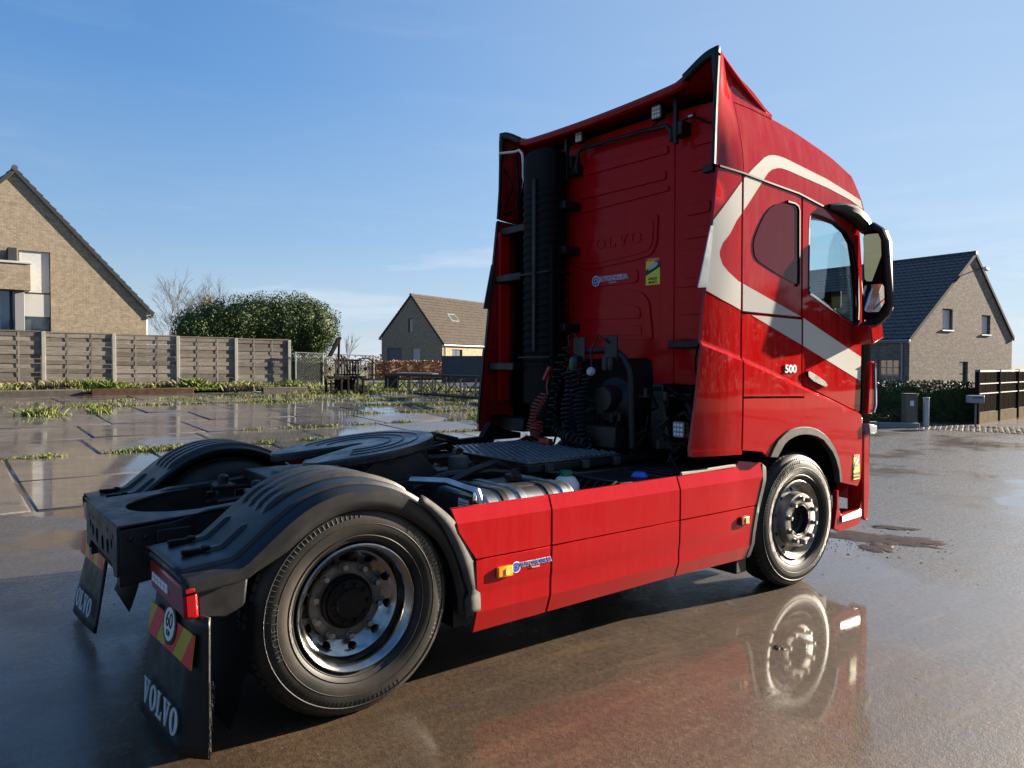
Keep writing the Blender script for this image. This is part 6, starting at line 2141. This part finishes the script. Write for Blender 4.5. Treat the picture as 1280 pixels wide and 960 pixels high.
for z in (z0 + .82, z0 + 1.32):
    MB().span((.22, -.185, z - .03), (1.22, -.165, z + .03)).build('rack_rail', OLD, mc)
for x, tiltx in ((.06, .35), (1.36, -.35)):
    M_ = Matrix.Translation((x, -.30, z0 + 1.02)) @ Matrix.Rotation(tiltx, 4, 'Z') @ Matrix.Rotation(PI / 2, 4, 'X')
    whm = MB()
    whm.tube([M_ @ Vector((.38 * math.cos(a), .38 * math.sin(a), 0)) for a in [2 * PI * i / 28 for i in range(28)]], .022, 6, closed=True)
    wo = whm.build('iron_wheel', RUST, mc)
    for i in range(8):
        a = 2 * PI * i / 8
        MB().tube([M_ @ Vector((.05 * math.cos(a), .05 * math.sin(a), 0)), M_ @ Vector((.38 * math.cos(a), .38 * math.sin(a), 0))], .010, 5).build('spoke', RUST, wo)
    MB().lathe([(0, -.06), (.06, -.06), (.06, .06), (0, .06)], 12, M_).build('hub', RUST, wo)
MB().tube([(.50, .05, z0 + .7), (.52, .05, z0 + 1.5), (.54, .05, z0 + 2.12)], .045, 8).build('upright_arm', OLD, mc)
MB().prism([(.10, z0 + 1.46), (.22, z0 + 1.44), (.60, z0 + 2.10), (.54, z0 + 2.16), (.44, z0 + 2.10)], 'y', -.05, .05).build('tilted_blade', OLD, mc, .01)
MB().box((.62, .0, z0 + 1.30), (.28, .12, .10), Matrix.Rotation(.4, 3, 'Y')).build('lever_box', RUST, mc, .01)
for (a_, b_) in (((.1, -.2, z0 + .1), (.6, -.2, z0 + .68)), ((1.3, -.2, z0 + .1), (.85, -.2, z0 + .68)), ((.2, .2, z0 + .5), (1.2, .2, z0 + .5)), ((.3, -.1, z0 + .78), (.75, .05, z0 + 1.45)), ((.9, -.1, z0 + .8), (.6, .05, z0 + 1.5))):
    MB().tube([a_, b_], .035, 6).build('strut', OLD, mc)
MB().span((.42, -.12, z0 + .30), (.98, .14, z0 + .66)).build('gear_case', OLD, mc, .03)
MB().tube([(.25, -.1, z0 + .2), (.7, -.15, z0 + .42), (1.2, -.1, z0 + .25)], .03, 6).build('cross_bar', OLD, mc)

# --- steel lattice girder lying on the grass
TR = mat('grey_girder', (.028, .033, .038), .6, spec=.15, col2=(.05, .052, .055), vscale=6)
gd = empty('lattice_girder', (13.45, 23.0, 0), math.atan2(13.2 - 23.0, 12.5 - 13.45))
tag(gd, 'dark steel lattice girder lying on the grass with zigzag bracing', 'girder')
L_ = 9.85
zg = .50
for y in (-.22, .22):
    for z in (zg + .05, zg + .74):
        MB().span((0, y - .04, z - .04), (L_, y + .04, z + .04)).build('chord', TR, gd)
    n_ = 9
    for i in range(n_):
        x0, x1 = L_ * i / n_, L_ * (i + 1) / n_
        a, b = ((x0, y, zg + .70), (x1, y, zg + .09)) if i % 2 else ((x0, y, zg + .09), (x1, y, zg + .70))
        MB().tube([a, b], .022, 6).build('brace', TR, gd)
        MB().span((x0 - .025, y - .025, zg + .09), (x0 + .025, y + .025, zg + .70)).build('upright', TR, gd)
MB().span((-.12, -.30, zg - .10), (-.02, .30, zg + .80)).build('end_board', OLDP, gd)
MB().span((.3, .05, zg + .785), (3.6, .30, zg + .83)).build('loose_plank', ZINC, gd)
# --- dark site panel behind the girder
dp = empty('dark_container', (27.2, 40.9, 0), math.atan2(-.6, .8))
tag(dp, 'plain dark grey container standing beyond the girder', 'container')
MB().span((0, 0, .4), (4.2, 1.8, 2.22)).build('body', mat('container_grey', (.055, .065, .08), .6, var=.3, vscale=3), dp, .02)
MB().span((-.04, -.04, 2.22), (4.24, 1.84, 2.28)).build('lid', mat('container_lid', (.08, .09, .10), .5), dp, .01)
for i in range(7):
    MB().span((.3 + i * .6, -.03, .5), (.36 + i * .6, 0, 2.15)).build('rib', MATS['container_grey'], dp)

# --- right roadside: kerb, setts, boxes, board fence
kb = empty('kerb', (0, 0, 0)); tag(kb, kind='structure')
kerb_me = MB().box((0, 0, 0), (.98, .14, .22)).mesh('kerb_stone', CONC, 30)
k0, k1 = Vector((15.2, 9.3, 0)), Vector((18.75, 4.75, 0))
kd = (k1 - k0).normalized()
for i in range(6):
    o = put('kerb_stone', kerb_me, kb, .015)
    q = k0 + kd * (i + .5)
    o.location = (q.x, q.y, G(q.x, q.y) + .01)
    o.rotation_euler = (0, 0, math.atan2(kd.y, kd.x))
sett_me = MB().box((0, 0, 0), (.16, .085, .09)).mesh('sett', mat('pale_sett', (.085, .08, .072), .7, spec=.2), 30)
sb = empty('sett_strip', (0, 0, 0)); tag(sb, kind='structure')
dv = Vector((.35, -.94, 0)).normalized(); nv = Vector((.94, .35, 0))
rn = random.Random(4)
for i in range(26):
    for j in range(9):
        q = Vector((18.65, 4.55, 0)) + dv * (i * .125) + nv * (j * .23 + (i % 2) * .1)
        o = put('sett', sett_me, sb, .012)
        o.location = (q.x, q.y, G(q.x, q.y) - .036 + rn.uniform(-.004, .008))
        o.rotation_euler = (rn.gauss(0, .03), rn.gauss(0, .03), math.atan2(nv.y, nv.x) + rn.gauss(0, .04))
bx = empty('utility_cabinet', (19.1, 4.92, 0), -.65)
tag(bx, 'brown utility cabinet with a small white notice, in front of the long evergreen hedge', 'cabinet')
MB().span((-.16, -.12, .08), (.16, .12, .86)).build('body', mat('cabinet_brown', (.16, .135, .10), .6, var=.2), bx, .012)
MB().span((-.175, -.135, .86), (.175, .135, .89)).build('lid', MATS['cabinet_brown'], bx, .008)
MB().span((-.17, -.13, .0), (.17, .13, .08)).build('plinth', CONC, bx)
MB().span((-.05, -.126, .56), (.05, -.121, .70)).build('notice', WHITE, bx)
MB().span((.13, -.126, .2), (.135, -.121, .8)).build('door_joint', BLKP, bx)
bp_ = empty('meter_post', (19.38, 4.62, 0), -.65)
tag(bp_, 'slim pale grey service post beside the brown cabinet', 'post')
MB().span((-.06, -.05, .0), (.06, .05, .74)).build('body', mat('post_grey', (.42, .44, .47), .5), bp_, .01)
MB().span((-.07, -.06, .74), (.07, .06, .79)).build('cap', MATS['post_grey'], bp_, .02)
lb_ = empty('letter_box', (20.45, 3.82, 0), -.75)
tag(lb_, 'grey letter box on a thin post at the corner of the dark board fence', 'letter box')
MB().tube([(0, 0, 0), (0, 0, .68)], .025, 8).build('post', GALV, lb_)
MB().span((-.19, -.12, .64), (.17, .14, .84)).build('body', mat('box_grey', (.28, .30, .32), .4), lb_, .02)
MB().span((-.14, -.125, .77), (.12, -.121, .79)).build('slot', BLKP, lb_)
rfn = empty('board_fence', (21.62, 4.22, 0), math.atan2(.34, 4.5))
tag(rfn, 'dark board fence with pale rails on a concrete base at the roadside', 'fence')
DKB = mat('dark_board', (.013, .011, .010), .95, spec=.0, col2=(.028, .024, .019), vscale=7, stretch=(8, 8, 1))
board_me = MB().box((0, 0, 0), (.112, .02, 1.12)).mesh('board', DKB, 30)
for i in range(65):
    if i % 16 == 0:
        MB().box((i * .12, -.0, .74), (.10, .11, 1.56)).build('post', DKB, rfn, .008)
    else:
        o = put('board', board_me, rfn); o.location = (i * .12, random.uniform(-.004, .004), .88)
for z in (.84, 1.12):
    MB().span((.05, -.035, z - .014), (7.7, -.012, z + .014)).build('rail', TRIM_W, rfn)
MB().span((-.05, -.05, 1.46), (7.7, .05, 1.50)).build('top_rail', TRIM_W, rfn)
for i in range(4):
    MB().span((.06 + i * 1.92, -.03, -.05), (1.86 + i * 1.92, .03, .30)).build('base_plank', mat('base_concrete', (.17, .145, .10), .9, spec=.0, var=.3) if i == 0 else MATS['base_concrete'], rfn, .008)
